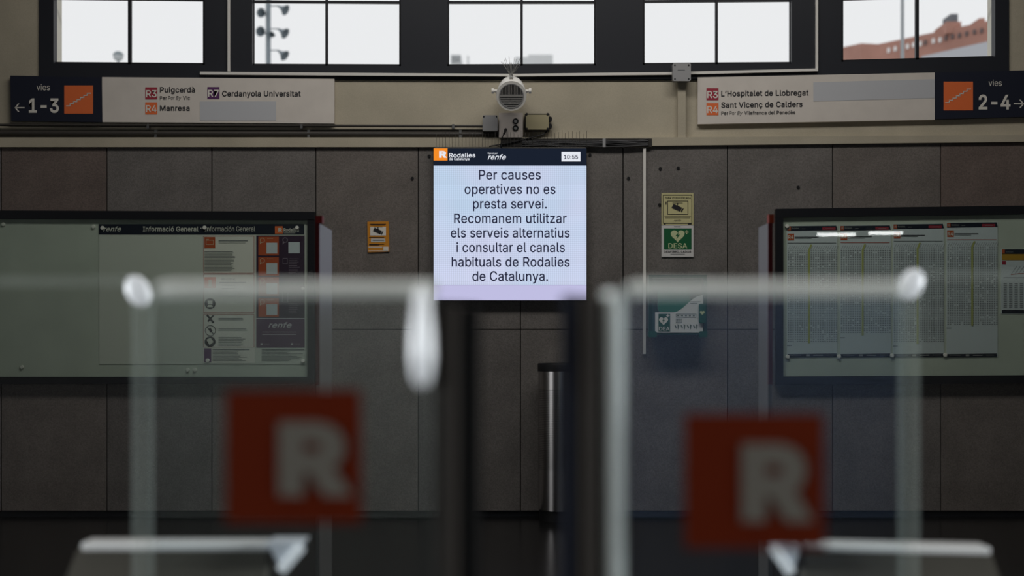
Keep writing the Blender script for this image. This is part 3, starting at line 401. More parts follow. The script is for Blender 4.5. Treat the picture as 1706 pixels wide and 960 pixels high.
# ------------------------------------------------------------------ room
XW = 7.0; YB = -6.0; ZC = 5.0
M_floor = mat('dark_polished_stone', (0.007, 0.007, 0.0075), 0.22, spec=0.22, noise=0.25, nscale=14, fine=0.15)
struct(mk('floor', G().wbox((-XW, YB, -0.1), (XW, D + 0.4, 0)), M_floor))
M_side = mat('side_wall_plaster', (0.13, 0.12, 0.11), 0.8, noise=0.08, nscale=2)
g = G(); g.wbox((-XW - 0.2, YB, 0), (-XW, 0.6, ZC)); g.wbox((-XW - 0.2, 4.4, 0), (-XW, D + 0.4, ZC)); g.wbox((-XW - 0.2, 0.6, 2.4), (-XW, 4.4, ZC))  # opening added so the litter bin catches a bright reflection
struct(mk('wall_left', g, M_side))
struct(mk('wall_right', G().wbox((XW, YB, 0), (XW + 0.2, D + 0.4, ZC)), M_side))
M_rear = mat('rear_wall_plaster', (0.16, 0.16, 0.155), 0.8, noise=0.15, nscale=1.5)
struct(mk('wall_rear', G().wbox((-XW - 0.2, YB - 0.2, 0), (XW + 0.2, YB, ZC)), M_rear))
struct(mk('reflector_left', G().wbox((-2.4, YB, 0), (-0.45, YB + 0.04, 1.5)), mat('grey_green_reflector', (0.36, 0.39, 0.36), 0.7)))  # unseen panel added for a greenish reflection in the left gate glass
struct(mk('reflector_right', G().wbox((0.6, YB, 0), (2.6, YB + 0.04, 1.5)), mat('blue_reflector', (0.20, 0.27, 0.42), 0.7)))  # unseen panel added for a bluish reflection in the right gate glass
M_ceil = mat('ceiling_paint', (0.12, 0.115, 0.11), 0.8)
struct(mk('ceiling', G().wbox((-XW - 0.2, YB - 0.2, ZC), (XW + 0.2, D + 0.4, ZC + 0.2)), M_ceil))

# far wall: cream plaster with one long opening for the row of windows
zl = P(0, 131, D).z
g = G()
xl, xr = P(65, 0, D).x, P(1681, 0, D).x
g.wbox((-XW, D, 0), (XW, D + 0.08, zl))
g.wbox((-XW, D, zl), (xl, D + 0.08, ZC)); g.wbox((xr, D, zl), (XW, D + 0.08, ZC))
ztop = P(0, -330, D).z
g.wbox((xl, D, ztop), (xr, D + 0.08, ZC))
struct(mk('wall_far', g, M_plaster))

# dark window band: piers and sill between the windows
WIN = [((92, 103), (338, 105), 213, 218), ((423, 106), (665, 107), 542, 546), ((748, 107), (990, 106), 867, 871),
       ((1074, 105), (1316, 103), 1192, 1196), ((1405, 100), (1655, 93), 1526, 1531)]
g = G()
DW = D + 0.02
edges = [65] + [v for wdw in WIN for v in (wdw[0][0] - 3, wdw[1][0] + 3)] + [1681]
for i in range(0, len(edges), 2):
    g.rect(edges[i], -330, edges[i + 1], 133, D - 0.012, D + 0.06)
for (a, b, m0, m1) in WIN:
    g.prism([(a[0] - 3, a[1] + 3), (b[0] + 3, b[1] + 3), (b[0] + 3, 133), (a[0] - 3, 133)], D - 0.012, D + 0.06)
g.rect(65, 124, 1681, 131, D - 0.018, D - 0.012)
struct(mk('trim_1', g, M_dark))
M_frame = mat('window_frame_paint', (0.020, 0.021, 0.026), 0.45)
for i, (a, b, m0, m1) in enumerate(WIN):
    g = G()
    ty = (0, 5, 5.5, 3, -3)[i]
    fd, fb = D + 0.03, D + 0.062
    g.prism([(a[0] - 10, a[1]), (b[0] + 10, b[1]), (b[0] + 10, b[1] + 10), (a[0] - 10, a[1] + 10)], fd, fb)
    g.rect(a[0] - 10, -330, a[0], a[1] + 5, fd, fb); g.rect(b[0], -330, b[0] + 10, b[1] + 5, fd, fb)
    g.rect(m0, -330, m1, a[1] + 4, fd, fb)
    for ry in (0, -105, -210):
        sl = (2.5, 1.5, 0, -2, -6)[i]
        g.prism([(a[0], ty + ry - sl * 0.5 - 4), (b[0], ty + ry + sl * 0.5 - 4), (b[0], ty + ry + sl * 0.5), (a[0], ty + ry - sl * 0.5)], fd + 0.005, fb - 0.005)
    g.rect(a[0] - 10, -330, b[0] + 10, -322, fd, fb)
    wo = struct(mk('window_%d' % (i + 1), g, M_frame))
    mk('pane', G().prism([(a[0], -325), (b[0], -325), (b[0], b[1] + 3), (a[0], a[1] + 3)], D + 0.045, D + 0.051), glass('window_glass', ior=1.3), wo)
g = G(); dr = D + 0.085
g.rect(30, -330, 92, 125, dr, dr + 0.135); g.rect(1656, -330, 1715, 115, dr, dr + 0.125)
struct(mk('trim_2', g, mat('outer_reveal', (0.72, 0.70, 0.62), 0.8)))

# ledge moulding below the cream band
g = G()
g.prism([(-120, 229), (1086, 229), (1086, 245), (-120, 245)], D - 0.05, D)
g.prism([(1086, 229), (1826, 224), (1826, 235), (1086, 243)], D - 0.05, D)
struct(mk('trim_3', g, M_plaster))

# stone cladding, panel by panel, on a dark backing
def stone(name, col):
    return mat(name, col, 0.42, spec=0.35, noise=0.14, nscale=5, fine=0.22)
ST = [stone('stone_brown', (0.150, 0.118, 0.105)), stone('stone_grey', (0.158, 0.146, 0.138)), stone('stone_grey_dark', (0.140, 0.130, 0.124)),
      stone('stone_warm', (0.160, 0.142, 0.130))]
DC = D - 0.03
bk = struct(mk('wall_far_lower', G().prism([(-700, 243), (2400, 243), (2400, 862), (-700, 862)], D - 0.012, D - 0.0005), mat('joint', (0.012, 0.011, 0.011), 0.8)))
seams = [-700, -520, -345, -172, 2, 178, 353, 526, 697, 867, 1038, 1212, 1387, 1567, 1748, 1928, 2110, 2400]
top_idx = [1, 2, 1, 2, 0, 1, 1, 3, 1, 1, 1, 1, 3, 0, 1, 2, 1]
for r, (y0, y1) in enumerate(((246, 548.3), (549.7, 851))):
    for i in range(len(seams) - 1):
        x0, x1 = seams[i] + 0.9, seams[i + 1] - 0.9
        yy0 = y0 if r else 246 - max(0, (x0 - 900)) * 0.0105
        yy1 = y0 if r else 246 - max(0, (x1 - 900)) * 0.0105
        gg = G().prism([(x0, yy0), (x1, yy1), (x1, y1), (x0, y1)], DC, D - 0.011)
        mk('stone_panel', gg, ST[top_idx[i] if r == 0 else (1, 3, 2)[i % 3]], bk)
for bx, by in ((687, 297), (715, 260), (983, 258), (1047, 297), (1100, 281), (1130, 280), (1099, 341), (1330, 312)):
    mk('bolt', G().disc(bx, by, 2.6, DC - 0.006, DC + 0.001, 12), M_black, bk)
struct(mk('baseboard_far', G().prism([(-700, 851.5), (2400, 851.5), (2400, 861), (-700, 861)], D - 0.02, D - 0.001), M_blackp))

# ------------------------------------------------------------------ conduits, boxes, speaker above the screen
t = thing('cable_trunking', P(850, 126, D - 0.06), 'long thin white cable trunking along the window sill with two upright runs', 'trunking')
mk('duct', G().prism([(333, 119.5), (600, 121.5), (860, 123), (1120, 120), (1363, 114), (1363, 118.5), (1120, 124.5), (860, 127), (600, 126), (333, 124)], D - 0.036, D - 0.0185), M_white, t)
mk('riser', G().rect(379, -330, 383, 119, D - 0.03, D - 0.0125), M_white, t)
mk('riser', G().rect(1359, -330, 1363, 116, D - 0.03, D - 0.0125), M_white, t)
for (y, r, label) in ((209.3, 2.2, 'upper thin dark conduit pipe running along the cream wall on the left'), (223, 4.4, 'lower thick dark conduit pipe running just above the ledge on the left')):
    t = thing('conduit_pipe', P(400, y, D - 0.03), label, 'pipe', 'dark conduit pipes')
    xe = 805 if y < 215 else 831; ztop_ = 204.6
    mk('tube', G().tube([P(-150, y - 1.5, D - 0.025), P(400, y, D - 0.025), P(xe, y + 1, D - 0.025)], r * D / F, 12), M_pipe, t)
    for cx in ((246, 502, 755) if y < 215 else (259, 514, 767)):
        gg = G().rect(cx - 2, y - r - (0.3 if y < 215 else 2), cx + 2, y + r + 2.5, D - 0.04, D)
        mk('clip', gg, M_steel, t)
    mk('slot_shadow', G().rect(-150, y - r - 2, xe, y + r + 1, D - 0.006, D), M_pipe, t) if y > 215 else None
t = thing('junction_box', P(1136, 135, D - 0.05), 'light grey junction box at the window sill, above the boxed riser', 'junction box')
mk('body', G().rrect(1121, 105, 1151, 135, 2.5, D - 0.09, D - 0.037), M_grey, t)
for cx, cy in ((1124.5, 108.5), (1147.5, 108.5), (1124.5, 131.5), (1147.5, 131.5)):
    mk('screw', G().disc(cx, cy, 1.3, D - 0.093, D - 0.089, 10), M_black, t)
mk('emblem', G().rect(1129, 116.4, 1141, 117.4, D - 0.0915, D - 0.0895), M_line, t)
tag(mk('riser_cover', G().rect(1129, 133, 1142.5, 229, D - 0.035, D), M_plaster), 'cream boxed cable cover below the light grey sill junction box', 'cable cover')
t = thing('junction_box', P(816, 218, D), 'grey junction box at the end of the upper dark pipe', 'junction box')
mk('body', G().rrect(804, 192, 829, 218, 1.5, D - 0.09, D), M_grey, t)
for cx, cy in ((806, 194), (827, 194)): mk('screw', G().disc(cx, cy, 1.2, D - 0.093, D - 0.089, 10), M_black, t)
t = thing('junction_box', P(895, 217, D), 'beige junction box with dark corner screws, beneath the speaker on the right', 'junction box')
mk('body', G().rrect(876, 191, 914, 216, 1.5, D - 0.08, D), M_beige, t)
mk('rim', frame(G(), 874.5, 189.5, 915.5, 217.5, 3, D - 0.055, D), M_black, t)
for cx, cy in ((877.5, 190), (912.5, 190), (877.5, 214.5), (912.5, 214.5)): mk('screw', G().disc(cx, cy, 1.9, D - 0.084, D - 0.079, 12), M_black, t)
for cy in (198, 210): mk('cable_gland', G().disc(917, cy, 3.0, D - 0.06, D - 0.02, 12, 4), M_black, t)
t = thing('socket_panel', P(851, 229, D), 'white wall panel with two round power sockets under the round speaker', 'socket')
mk('plate', G().rrect(831, 188, 871, 229, 1, D - 0.066, D), mat('pinkish_white_plastic', (0.68, 0.62, 0.58), 0.45), t)
for cy in (202, 213.5):
    s_ = mk('socket', G().ring(859, cy, 2.8, 5, D - 0.071, D - 0.065, 24), M_black, t)
    mk('socket_face', G().disc(859, cy, 2.9, D - 0.069, D - 0.065, 16), M_grey, s_)
tag(mk('power_cable', G().tube([P(842.5, 216, D - 0.070), P(840, 222, D - 0.125), P(836, 232, D - 0.125), P(834, 242, D - 0.118), P(835, 246, D - 0.092)], [0.010, 0.006, 0.005, 0.005, 0.005], 8), M_black),
    'short black cable from the white socket panel down to the display', 'cable')

# round wall speaker, tilted down
so = P(852, 160, D - 0.42)
ax = Vector((0, -1, -0.36)).normalized()
k = (D - 0.42) / F
t = thing('wall_speaker', P(852, 185, D), 'round white wall speaker with a striped grille, tilted down above the sockets', 'speaker')
mk('housing', G().lathe(so, -ax, [(20.5 * k, 0.0), (25 * k, 0.0), (25.5 * k, 0.012), (25 * k, 0.03), (23.5 * k, 0.16), (21 * k, 0.26), (14 * k, 0.31), (0, 0.32)], 40), M_white, t)
mk('baffle', G().lathe(so, -ax, [(0, 0.012), (20.6 * k, 0.012)], 40), mat('speaker_cloth', (0.04, 0.04, 0.045), 0.8), t)
u = Vector((1, 0, 0)); v = ax.cross(u).normalized(); v = v if v.z > 0 else -v
g = G()
def bar(cx, cz, hw, hh):
    o = so + ax * 0.0
    vs_ = [o + u * x * k + v * z * k + ax * dd for dd in (0.001, -0.008) for x, z in ((cx - hw, cz - hh), (cx + hw, cz - hh), (cx + hw, cz + hh), (cx - hw, cz + hh))]
    g.add(vs_, [(0, 1, 2, 3), (7, 6, 5, 4), (0, 4, 5, 1), (1, 5, 6, 2), (2, 6, 7, 3), (3, 7, 4, 0)])
for i in range(-7, 8):
    x = i * 2.5; h = math.sqrt(max(0, 20 ** 2 - x * x)); 
    if h > 4: bar(x, (1.5 + h) / 2, 0.5, (h - 1.5) / 2)
for i in range(1, 7):
    z = -i * 3.0 - 1; h = math.sqrt(max(0, 20 ** 2 - z * z)); bar(0, z, h, 0.55)
bar(0, 0.2, 20, 1.6)
mk('grille', g, mat('grille_grey', (0.34, 0.33, 0.32), 0.5), t)
mk('grille_ring', G().lathe(so, -ax, [(19.3 * k, -0.002), (20.8 * k, -0.002), (20.8 * k, 0.012), (19.3 * k, 0.012), (19.3 * k, -0.002)], 40), M_grey, t)
back = so - ax * 0.17
for sgn in (-1, 1):
    mk('bracket_arm', G().tube([back + Vector((sgn * 24 * k, 0, 0)), back + Vector((sgn * 26 * k, 0.04, 0)), Vector((so.x + sgn * 15 * k, D - 0.01, back.z + 0.02))], 0.007, 8), M_white, t)
    mk('knob', G().lathe(back + Vector((sgn * 24 * k, 0, 0)), (sgn, 0, 0), [(0.008, 0), (0.008, 0.02), (0.016, 0.02), (0.016, 0.035), (0, 0.036)], 14), M_white, t)
mk('wall_arm', G().tube([so - ax * 0.30, Vector((so.x, D - 0.004, so.z + 0.06))], 0.03, 14), M_white, t)

# bird spikes
t = thing('bird_spikes', P(852, 130, D - 0.3), 'fan of thin bird spikes standing on top of the round speaker', 'bird spikes')
sb = so - ax * 0.12 + v * 25 * k
mk('spike_base', G().tube([sb - ax * 0.0 + v * 0.0 + ax * 0.05, sb - ax * 0.09], 0.011, 8), M_wire, t)
random.seed(11)
for i in range(12):
    a = (i - 5.5) / 5.5 * 0.62 + random.uniform(-0.05, 0.05); L = random.uniform(0.085, 0.125); y = random.uniform(-0.02, 0.06)
    b0 = sb - ax * y
    mk('spike', G().tube([b0, b0 + Vector((math.sin(a) * L, random.uniform(-0.02, 0.02), math.cos(a) * L))], 0.0011, 5), M_wire, t)
t = thing('bird_spikes', P(850, 247, D - 0.06), 'long row of upright bird spikes along the top of the display', 'bird spikes')
mk('spike_base', G().rect(724, 245.5, 976, 247.2, D - 0.0845, D - 0.0735), M_wire, t)
x = 727.0
while x < 978:
    tp = 219 + random.uniform(-2, 5)
    mk('spike', G().tube([P(x, 246.5, D - 0.078), P(x + random.uniform(-0.6, 0.6), tp, D - 0.112)], 0.0011, 5), M_wire if random.random() < 0.4 else mat('spike_dark', (0.08, 0.075, 0.07), 0.4), t)
    x += random.uniform(4.6, 6.6)
# black cable bundle beside the display top
t = thing('cable_bundle', P(960, 245, D), 'bundle of black cables in a tray right of the sockets, above the display', 'cables')
mk('tray', G().rect(835, 231, 1086, 244.5, D - 0.055, D - 0.0505), mat('tray_black', (0.03, 0.028, 0.026), 0.6), t)
mk('end_bracket', G().rect(1004, 231, 1009, 245, D - 0.066, D - 0.055), M_grey, t)
random.seed(5)
for i in range(6):
    pts = [P(870 + j * 35, 234 + i * 1.7 + random.uniform(-2, 2), D - 0.060) for j in range(7)]
    mk('cable', G().tube(pts, 0.0045, 8), mat('cable_grey', (0.06, 0.06, 0.065), 0.5) if i % 2 else M_black, t)
mk('cable', G().tube([P(915, 216, D - 0.05), P(905, 224, D - 0.06), P(880, 231, D - 0.062), P(850, 238, D - 0.062), P(815, 244, D - 0.062)], 0.0045, 8), M_black, t)
tag(mk('conduit_strip', G().rect(1071.5, 246, 1076, 590, DC - 0.018, DC), M_white), 'thin white vertical conduit on the stone panels, left of the green sign', 'conduit')

# ------------------------------------------------------------------ overhead direction signs
def stairs(g, x0, y0, x1, y1, d, n=7, th=1.5):
    sx = (x1 - x0) / n; sy = (y1 - y0) / (n - 1)
    for i in range(n):
        xa = x0 + i * sx; ya = y0 + i * sy
        g.fr(xa - th * 0.5, ya - th / 2, xa + sx + th * 0.5, ya + th / 2, d)
        if i < n - 1: g.fr(xa + sx - th / 2, min(ya, ya + sy), xa + sx + th / 2, max(ya, ya + sy), d)
    return g
def arrow(g, x0, x1, yc, h, d, right):
    tip, tail = (x1, x0) if right else (x0, x1); s = -1 if right else 1; th = 1.6
    g.fr(min(tip, tail) + (1 if not right else 0), yc - th / 2 * 1.1, max(tip, tail) - (1 if right else 0), yc + th / 2 * 1.1, d)
    for q in (-1, 1):
        a = (tip, yc); b = (tip + s * h, yc + q * h); n = 1.3
        g.flat([(a[0] - s * 0.2, a[1]), (a[0] + s * 2.4, a[1]), (b[0] + s * 1.4, b[1] + q * 0.2), (b[0] - s * 1.0, b[1] + q * 0.4)], d)
    return g
SO = D - 0.03; SP = SO - 0.0015; SP2 = SO - 0.003
t = thing('platform_sign', P(93, 203, D), 'navy platform sign reading vies 1-3 with orange stairs square and left arrow', 'sign')
mk('panel', G().prism([(17, 126), (169.5, 128.5), (170.5, 203.5), (18.5, 201.5)], SO - 0.004, D), M_navy, t)
q = mk('stairs_pictogram', G().fr(107, 142.5, 155, 189.5, SO - 0.0055), M_orange, t)
mk('stairs_line', stairs(G(), 111, 176.5, 151, 155.5, SO - 0.007), M_cream_print, q)
text('vies', 61, 83, 150.5, 10, SO - 0.0055, M_cream_print, t)
text('1-3', 48, 98, 187, 24, SO - 0.0055, M_cream_print, t, bold=0.022)
mk('arrow', arrow(G(), 24.5, 41, 179.5, 6.5, SO - 0.0055, False), M_cream_print, t)

def badge(t, s, x0, y0, m, d=SP):
    b = mk('line_badge', G().fr(x0, y0, x0 + 20, y0 + 20, d), m, t)
    mk('lettering', put_text(G(), s, x0 + 1.2, x0 + 19, y0 + 16.2, 11.8, d - 0.0015, 0.015), M_cream_print, b)
t = thing('destination_sign', P(363, 206, D), 'long off-white sign listing Puigcerdà, Manresa and Cerdanyola Universitat', 'sign')
mk('panel', G().prism([(170, 128.5), (557, 131.5), (557, 206), (170, 203.5)], SO, D), M_signwhite, t)
badge(t, 'R3', 242, 145.5, M_maroon); badge(t, 'R4', 242, 170.5, M_orange); badge(t, 'R7', 345.5, 145, M_purple)
text('Puigcerdà', 266.5, 325, 154, 9.2, SP, M_print, t, bold=0.018)
text('Per', 266.5, 278, 166, 6, SP, M_print, t, bold=0.016); text('Por', 280.5, 291, 166, 6, SP, M_print, t)
text('By', 293, 302, 166, 6, SP, M_print, t, shear=0.25); text('Vic', 305, 316.5, 166, 6, SP, M_print, t, bold=0.016)
text('Manresa', 266.5, 316, 184.5, 9.2, SP, M_print, t, bold=0.018)
text('Cerdanyola Universitat', 370, 501, 160.5, 9.4, SP, M_print, t, bold=0.018)
mk('cover_patch', G().fr(333, 169, 460, 201, SP), M_patch, t)
t = thing('destination_sign', P(1360, 206, D), 'long off-white sign listing L’Hospitalet de Llobregat and Sant Vicenç de Calders', 'sign')
mk('panel', G().prism([(1162.5, 129), (1557.5, 121), (1557.5, 199.5), (1162.5, 207)], SO, D), M_signwhite, t)
badge(t, 'R3', 1177, 147, M_maroon); badge(t, 'R4', 1177, 172, M_orange)
sl = -0.012
text('L’Hospitalet de Llobregat', 1201.5, 1347, 160.5, 9.4, SP, M_print, t, bold=0.018, slope=sl)
text('Sant Vicenç de Calders', 1201.5, 1337, 179.5, 9.4, SP, M_print, t, bold=0.018, slope=sl)
text('Per', 1201.5, 1213, 191.5, 6, SP, M_print, t, bold=0.016, slope=sl); text('Por', 1215.5, 1226, 191.3, 6, SP, M_print, t, slope=sl)
text('By', 1228, 1237, 191.2, 6, SP, M_print, t, shear=0.25, slope=sl); text('Vilafranca del Penedès', 1240, 1325, 191, 6, SP, M_print, t, bold=0.016, slope=sl)
mk('cover_patch', G().flat([(1355, 137), (1557, 132), (1557, 163.5), (1355, 169)], SP), M_patch, t)
t = thing('platform_sign', P(1640, 197, D), 'navy platform sign reading vies 2-4 with orange stairs square and right arrow', 'sign')
mk('panel', G().prism([(1557.5, 121), (1715, 117), (1715, 194.5), (1557.5, 198.5)], SO - 0.004, D), M_navy, t)
q = mk('stairs_pictogram', G().fr(1572, 136, 1621, 184, SO - 0.0055), M_orange, t)
mk('stairs_line', stairs(G(), 1575.5, 171, 1617, 148.5, SO - 0.007), M_cream_print, q)
text('vies', 1647, 1669, 143, 10, SO - 0.0055, M_cream_print, t)
text('2-4', 1630.5, 1683.5, 181.5, 24.5, SO - 0.0055, M_cream_print, t, bold=0.022)
mk('arrow', arrow(G(), 1689, 1706, 173, 6.5, SO - 0.0055, True), M_cream_print, t)

# ------------------------------------------------------------------ LED display
DD = D - 0.085
t = thing('information_display', P(850, 500, D), 'square glowing service notice screen in the middle of the stone wall', 'display')
mk('housing', G().rect(722, 247, 977.5, 501, DD + 0.006, DC), M_black, t)
M_led = emit('led_face', lin((200, 215, 240)), 1.0, grid=True)
mk('header_band', G().fr(722.5, 247.5, 977, 276, DD + 0.004), emit('led_navy', lin((26, 33, 47)), 1), t)
mk('screen_face', G().fr(722.5, 276, 977, 475, DD + 0.004), M_led, t)
mk('ticker_band', G().fr(722.5, 475.3, 977, 500.3, DD + 0.004), emit('led_lavender', lin((192, 190, 226)), 1), t)
q = mk('logo', G().fr(722.5, 247.3, 745.5, 267.5, DD + 0.0025), emit('led_orange', lin((246, 140, 40)), 1), t)
M_ledw = emit('led_white', lin((228, 232, 240)), 1)
mk('lettering', put_text(G(), 'R', 731.5, 744.5, 262, 11.5, DD + 0.001, 0.05), M_ledw, q)
text('Rodalies', 748.3, 792, 262, 7, DD + 0.0025, M_ledw, t, bold=0.016)
text('de Catalunya', 748.3, 782, 267, 4.6, DD + 0.0025, M_ledw, t, bold=0.01)
text('Operat per', 812.5, 829, 256.8, 2.8, DD + 0.0025, M_ledw, t)
text('renfe', 812.5, 843, 265.8, 8.5, DD + 0.0025, M_ledw, t, bold=0.012, shear=0.3)
q = mk('clock', G().fr(935.5, 253, 967, 269, DD + 0.0025), M_ledw, t)
M_ledk = emit('led_text', lin((34, 36, 58)), 1)
mk('lettering', put_text(G(), '10:55', 939.5, 963, 265, 7.2, DD + 0.001, 0.018), M_ledk, q)
for s_, a, b, base in (('Per causes', 798, 901, 299), ('operatives no es', 774, 925.5, 323), ('presta servei.', 788, 911, 347.3), ('Recomanem utilitzar', 756.5, 944, 371.7),
                       ('els serveis alternatius', 751, 949, 395.8), ('i consultar el canals', 760.5, 941, 420), ('habituals de Rodalies', 752.5, 949, 444.2), ('de Catalunya.', 787, 913, 468)):
    text(s_, a, b, base, 16.2, DD + 0.0025, M_ledk, t, bold=0.009)

# ------------------------------------------------------------------ small wall signs
def camera_icon(g, cx, cy, s, d):
    c, sn = math.cos(math.radians(24)), math.sin(math.radians(24))
    def R_(x, y): return (cx + s * (x * c - y * sn), cy + s * (x * sn + y * c))
    g.flat([R_(-9, -3.6), R_(6, -3.6), R_(6, 3.6), R_(-9, 3.6)], d)
    g.flat([R_(6.6, -2), R_(9, -4), R_(9, 4), R_(6.6, 2)], d)
    g.fr(cx - 8 * s, cy - 8.6 * s, cx + 8 * s, cy - 7.8 * s, d); g.fr(cx - 1, cy - 8 * s, cx + 0.6, cy - 3 * s, d)
    return g
SC = DC - 0.008
M_yel = mat('yellow_orange_sign', (0.62, 0.25, 0.025), 0.5)
t = thing('surveillance_sign', P(630, 420, DC), 'small yellow-orange camera notice on the stone wall left of the display', 'sign')
mk('plate', G().prism([(612, 369.5), (647.5, 369), (648.5, 419.5), (613, 420.5)], SC, DC), M_yel, t)
q = mk('picture_field', G().fr(617, 378, 643, 392.5, SC - 0.001), M_cream_print, t)
mk('camera_symbol', camera_icon(G(), 630, 385.5, 0.9, SC - 0.002), M_print, q)
mk('text_field', G().fr(618, 397.5, 642, 403.5, SC - 0.001), mat('grey_white_print', (0.55, 0.56, 0.55), 0.6), t)
g = G()
for yy, a, b in ((373, 616, 643), (374.2, 618, 641), (395, 615, 640), (400, 621, 640), (406.5, 615, 640), (407.6, 615, 632)): g.fr(a, yy, b, yy + 0.8, SC - 0.002)
mk('small_print', g, M_print, t)
g = G(); g.fr(614, 411, 637, 412.5, SC - 0.001); g.fr(614, 417.5, 647, 419, SC - 0.001); g.fr(638.5, 411, 647, 418, SC - 0.001)
mk('white_lines', g, M_cream_print, t)
M_pyel = mat('pale_yellow_sign', (0.60, 0.56, 0.30), 0.5)
t = thing('surveillance_sign', P(1129, 375, DC), 'pale yellow video surveillance notice directly above the green heart sign', 'sign')
mk('plate', G().rect(1102, 322, 1155.5, 374.8, SC, DC), M_pyel, t)
g = frame(G(), 1104.5, 324.5, 1153, 372.5, 1, SC - 0.0015, SC - 0.0005); frame(g, 1112, 334.5, 1146.5, 357.5, 0.8, SC - 0.0015, SC - 0.0005)
mk('border', g, M_print, t)
mk('camera_symbol', camera_icon(G(), 1129, 347, 1.05, SC - 0.001), M_print, t)
text('ZONA VIDEOVIGILADA', 1107.5, 1151, 331.5, 3.6, SC - 0.001, M_print, t, bold=0.02)
text('renfe', 1122.5, 1134.5, 369, 3.2, SC - 0.001, M_print, t, shear=0.3)
g = G(); g.fr(1107, 360.5, 1151, 361.2, SC - 0.001); g.fr(1108, 362.6, 1150, 363.3, SC - 0.001); g.fr(1109, 336, 1110.5, 341, SC - 0.001)
g.fr(1106, 372.8, 1109, 374.2, SC - 0.001); g.fr(1146, 372.8, 1152, 374.2, SC - 0.001)
mk('small_print', g, M_print, t)
def heart(g, cx, cy, s, d):
    pts = []
    for i in range(40):
        a = 2 * math.pi * i / 40
        x = 16 * math.sin(a) ** 3; y = 13 * math.cos(a) - 5 * math.cos(2 * a) - 2 * math.cos(3 * a) - math.cos(4 * a)
        pts.append((cx + x * s / 16, cy - y * s / 16))
    return g.flat(pts, d)
def bolt_icon(g, cx, cy, s, d):
    return g.flat([(cx + 0.25 * s, cy - 0.75 * s), (cx - 0.45 * s, cy + 0.12 * s), (cx - 0.02 * s, cy + 0.05 * s), (cx - 0.3 * s, cy + 0.75 * s), (cx + 0.45 * s, cy - 0.2 * s), (cx + 0.02 * s, cy - 0.12 * s)], d)
M_green = mat('green_print', (0.012, 0.115, 0.045), 0.5)
M_pale = mat('pale_green_print', (0.56, 0.62, 0.36), 0.5)
t = thing('defibrillator_sign', P(1129, 428, DC), 'green and white DESA heart sign above the green defibrillator cabinet', 'sign')
mk('plate', G().rect(1102, 375.5, 1155.5, 428, SC, DC), mat('white_sign', (0.66, 0.65, 0.64), 0.5), t)
q = mk('green_field', G().fr(1106, 380.5, 1152, 416, SC - 0.001), M_green, t)
mk('heart_symbol', heart(G(), 1129, 392.5, 11.5, SC - 0.002), M_pale, q)
mk('bolt_symbol', bolt_icon(G(), 1129, 392.5, 8.5, SC - 0.003), M_green, q)
g = G(); g.fr(1141, 386, 1147, 387.8, SC - 0.002); g.fr(1143.1, 383.8, 1144.9, 390, SC - 0.002); mk('plus_symbol', g, M_pale, q)
mk('lettering', put_text(G(), 'DESA', 1113.5, 1145, 413.8, 8.6, SC - 0.002, 0.012), M_pale, q)
text('DESFIBRIL·LADOR', 1106.5, 1151.5, 421.3, 3.8, SC - 0.001, M_print, t, bold=0.02)
g = G(); g.fr(1117, 423.2, 1141, 424.1, SC - 0.001); g.fr(1123, 377.3, 1134, 378.2, SC - 0.001); mk('small_print', g, M_line, t)

# defibrillator cabinet
t = thing('defibrillator_cabinet', P(1129, 562, DC), 'green wall cabinet marked DEA with a clear front beside the white conduit', 'defibrillator cabinet')
M_gr = mat('green_plastic', (0.008, 0.085, 0.060), 0.4)
d0 = D - 0.17
mk('back_shell', G().rect(1082, 460, 1177, 556, D - 0.08, DC), M_gr, t)
mk('shell', frame(G(), 1081, 458, 1178, 558, 6, d0, D - 0.08), mat('green_dark_plastic', (0.010, 0.05, 0.045), 0.4), t)
mk('foot', G().rrect(1080.5, 552, 1094, 562, 2, d0 - 0.005, D - 0.1), M_gr, t); mk('foot', G().rrect(1165, 552, 1178.5, 562, 2, d0 - 0.005, D - 0.1), M_gr, t)
mk('device', G().rrect(1096, 478, 1150, 520, 6, D - 0.13, D - 0.08), mat('green_device', (0.02, 0.19, 0.12), 0.5), t)
mk('window', G().rect(1087, 464, 1172, 552, d0 + 0.004, d0 + 0.008), M_glass, t)
pts = [(1091.5, 520.5)]
for i in range(13):
    a = i / 12; pts.append((1122 + 46 * a, 520.5 - 28 * (3 * a * a - 2 * a ** 3) * 1.0))
pts += [(1171, 491.5), (1171, 554.5), (1091.5, 554.5)]
lp = mk('label_panel', G().prism(pts, d0 - 0.002, d0 + 0.003), mat('label_white', (0.66, 0.67, 0.66), 0.5), t)
g = G().fr(1097, 523, 1116.5, 552.5, d0 - 0.0035); mk('green_field', g, M_gr, lp)
mk('heart_symbol', heart(G(), 1105.5, 534.5, 7.5, d0 - 0.005), M_cream_print, lp)
text('DEA', 1098, 1115.5, 551, 6.4, d0 - 0.005, M_cream_print, lp, bold=0.005)
g = G().fr(1110, 525.6, 1115.4, 527, d0 - 0.005); g.fr(1112, 523.7, 1113.4, 529, d0 - 0.005); mk('plus_symbol', g, M_cream_print, lp)
mk('bolt_symbol', bolt_icon(G(), 1105.5, 534.5, 6, d0 - 0.0065), M_gr, lp)
g = frame(G(), 1126, 523, 1160, 529, 0.6, d0 - 0.0035, d0 - 0.0025); frame(g, 1126, 531, 1136, 538, 0.6, d0 - 0.0035, d0 - 0.0025)
for i in range(5): g.fr(1128 + i * 6.5, 525, 1131.5 + i * 6.5, 527, d0 - 0.0035)
for i in range(3): g.fr(1128.2 + i * 2.3, 532, 1129.4 + i * 2.3, 536.5, d0 - 0.0035)
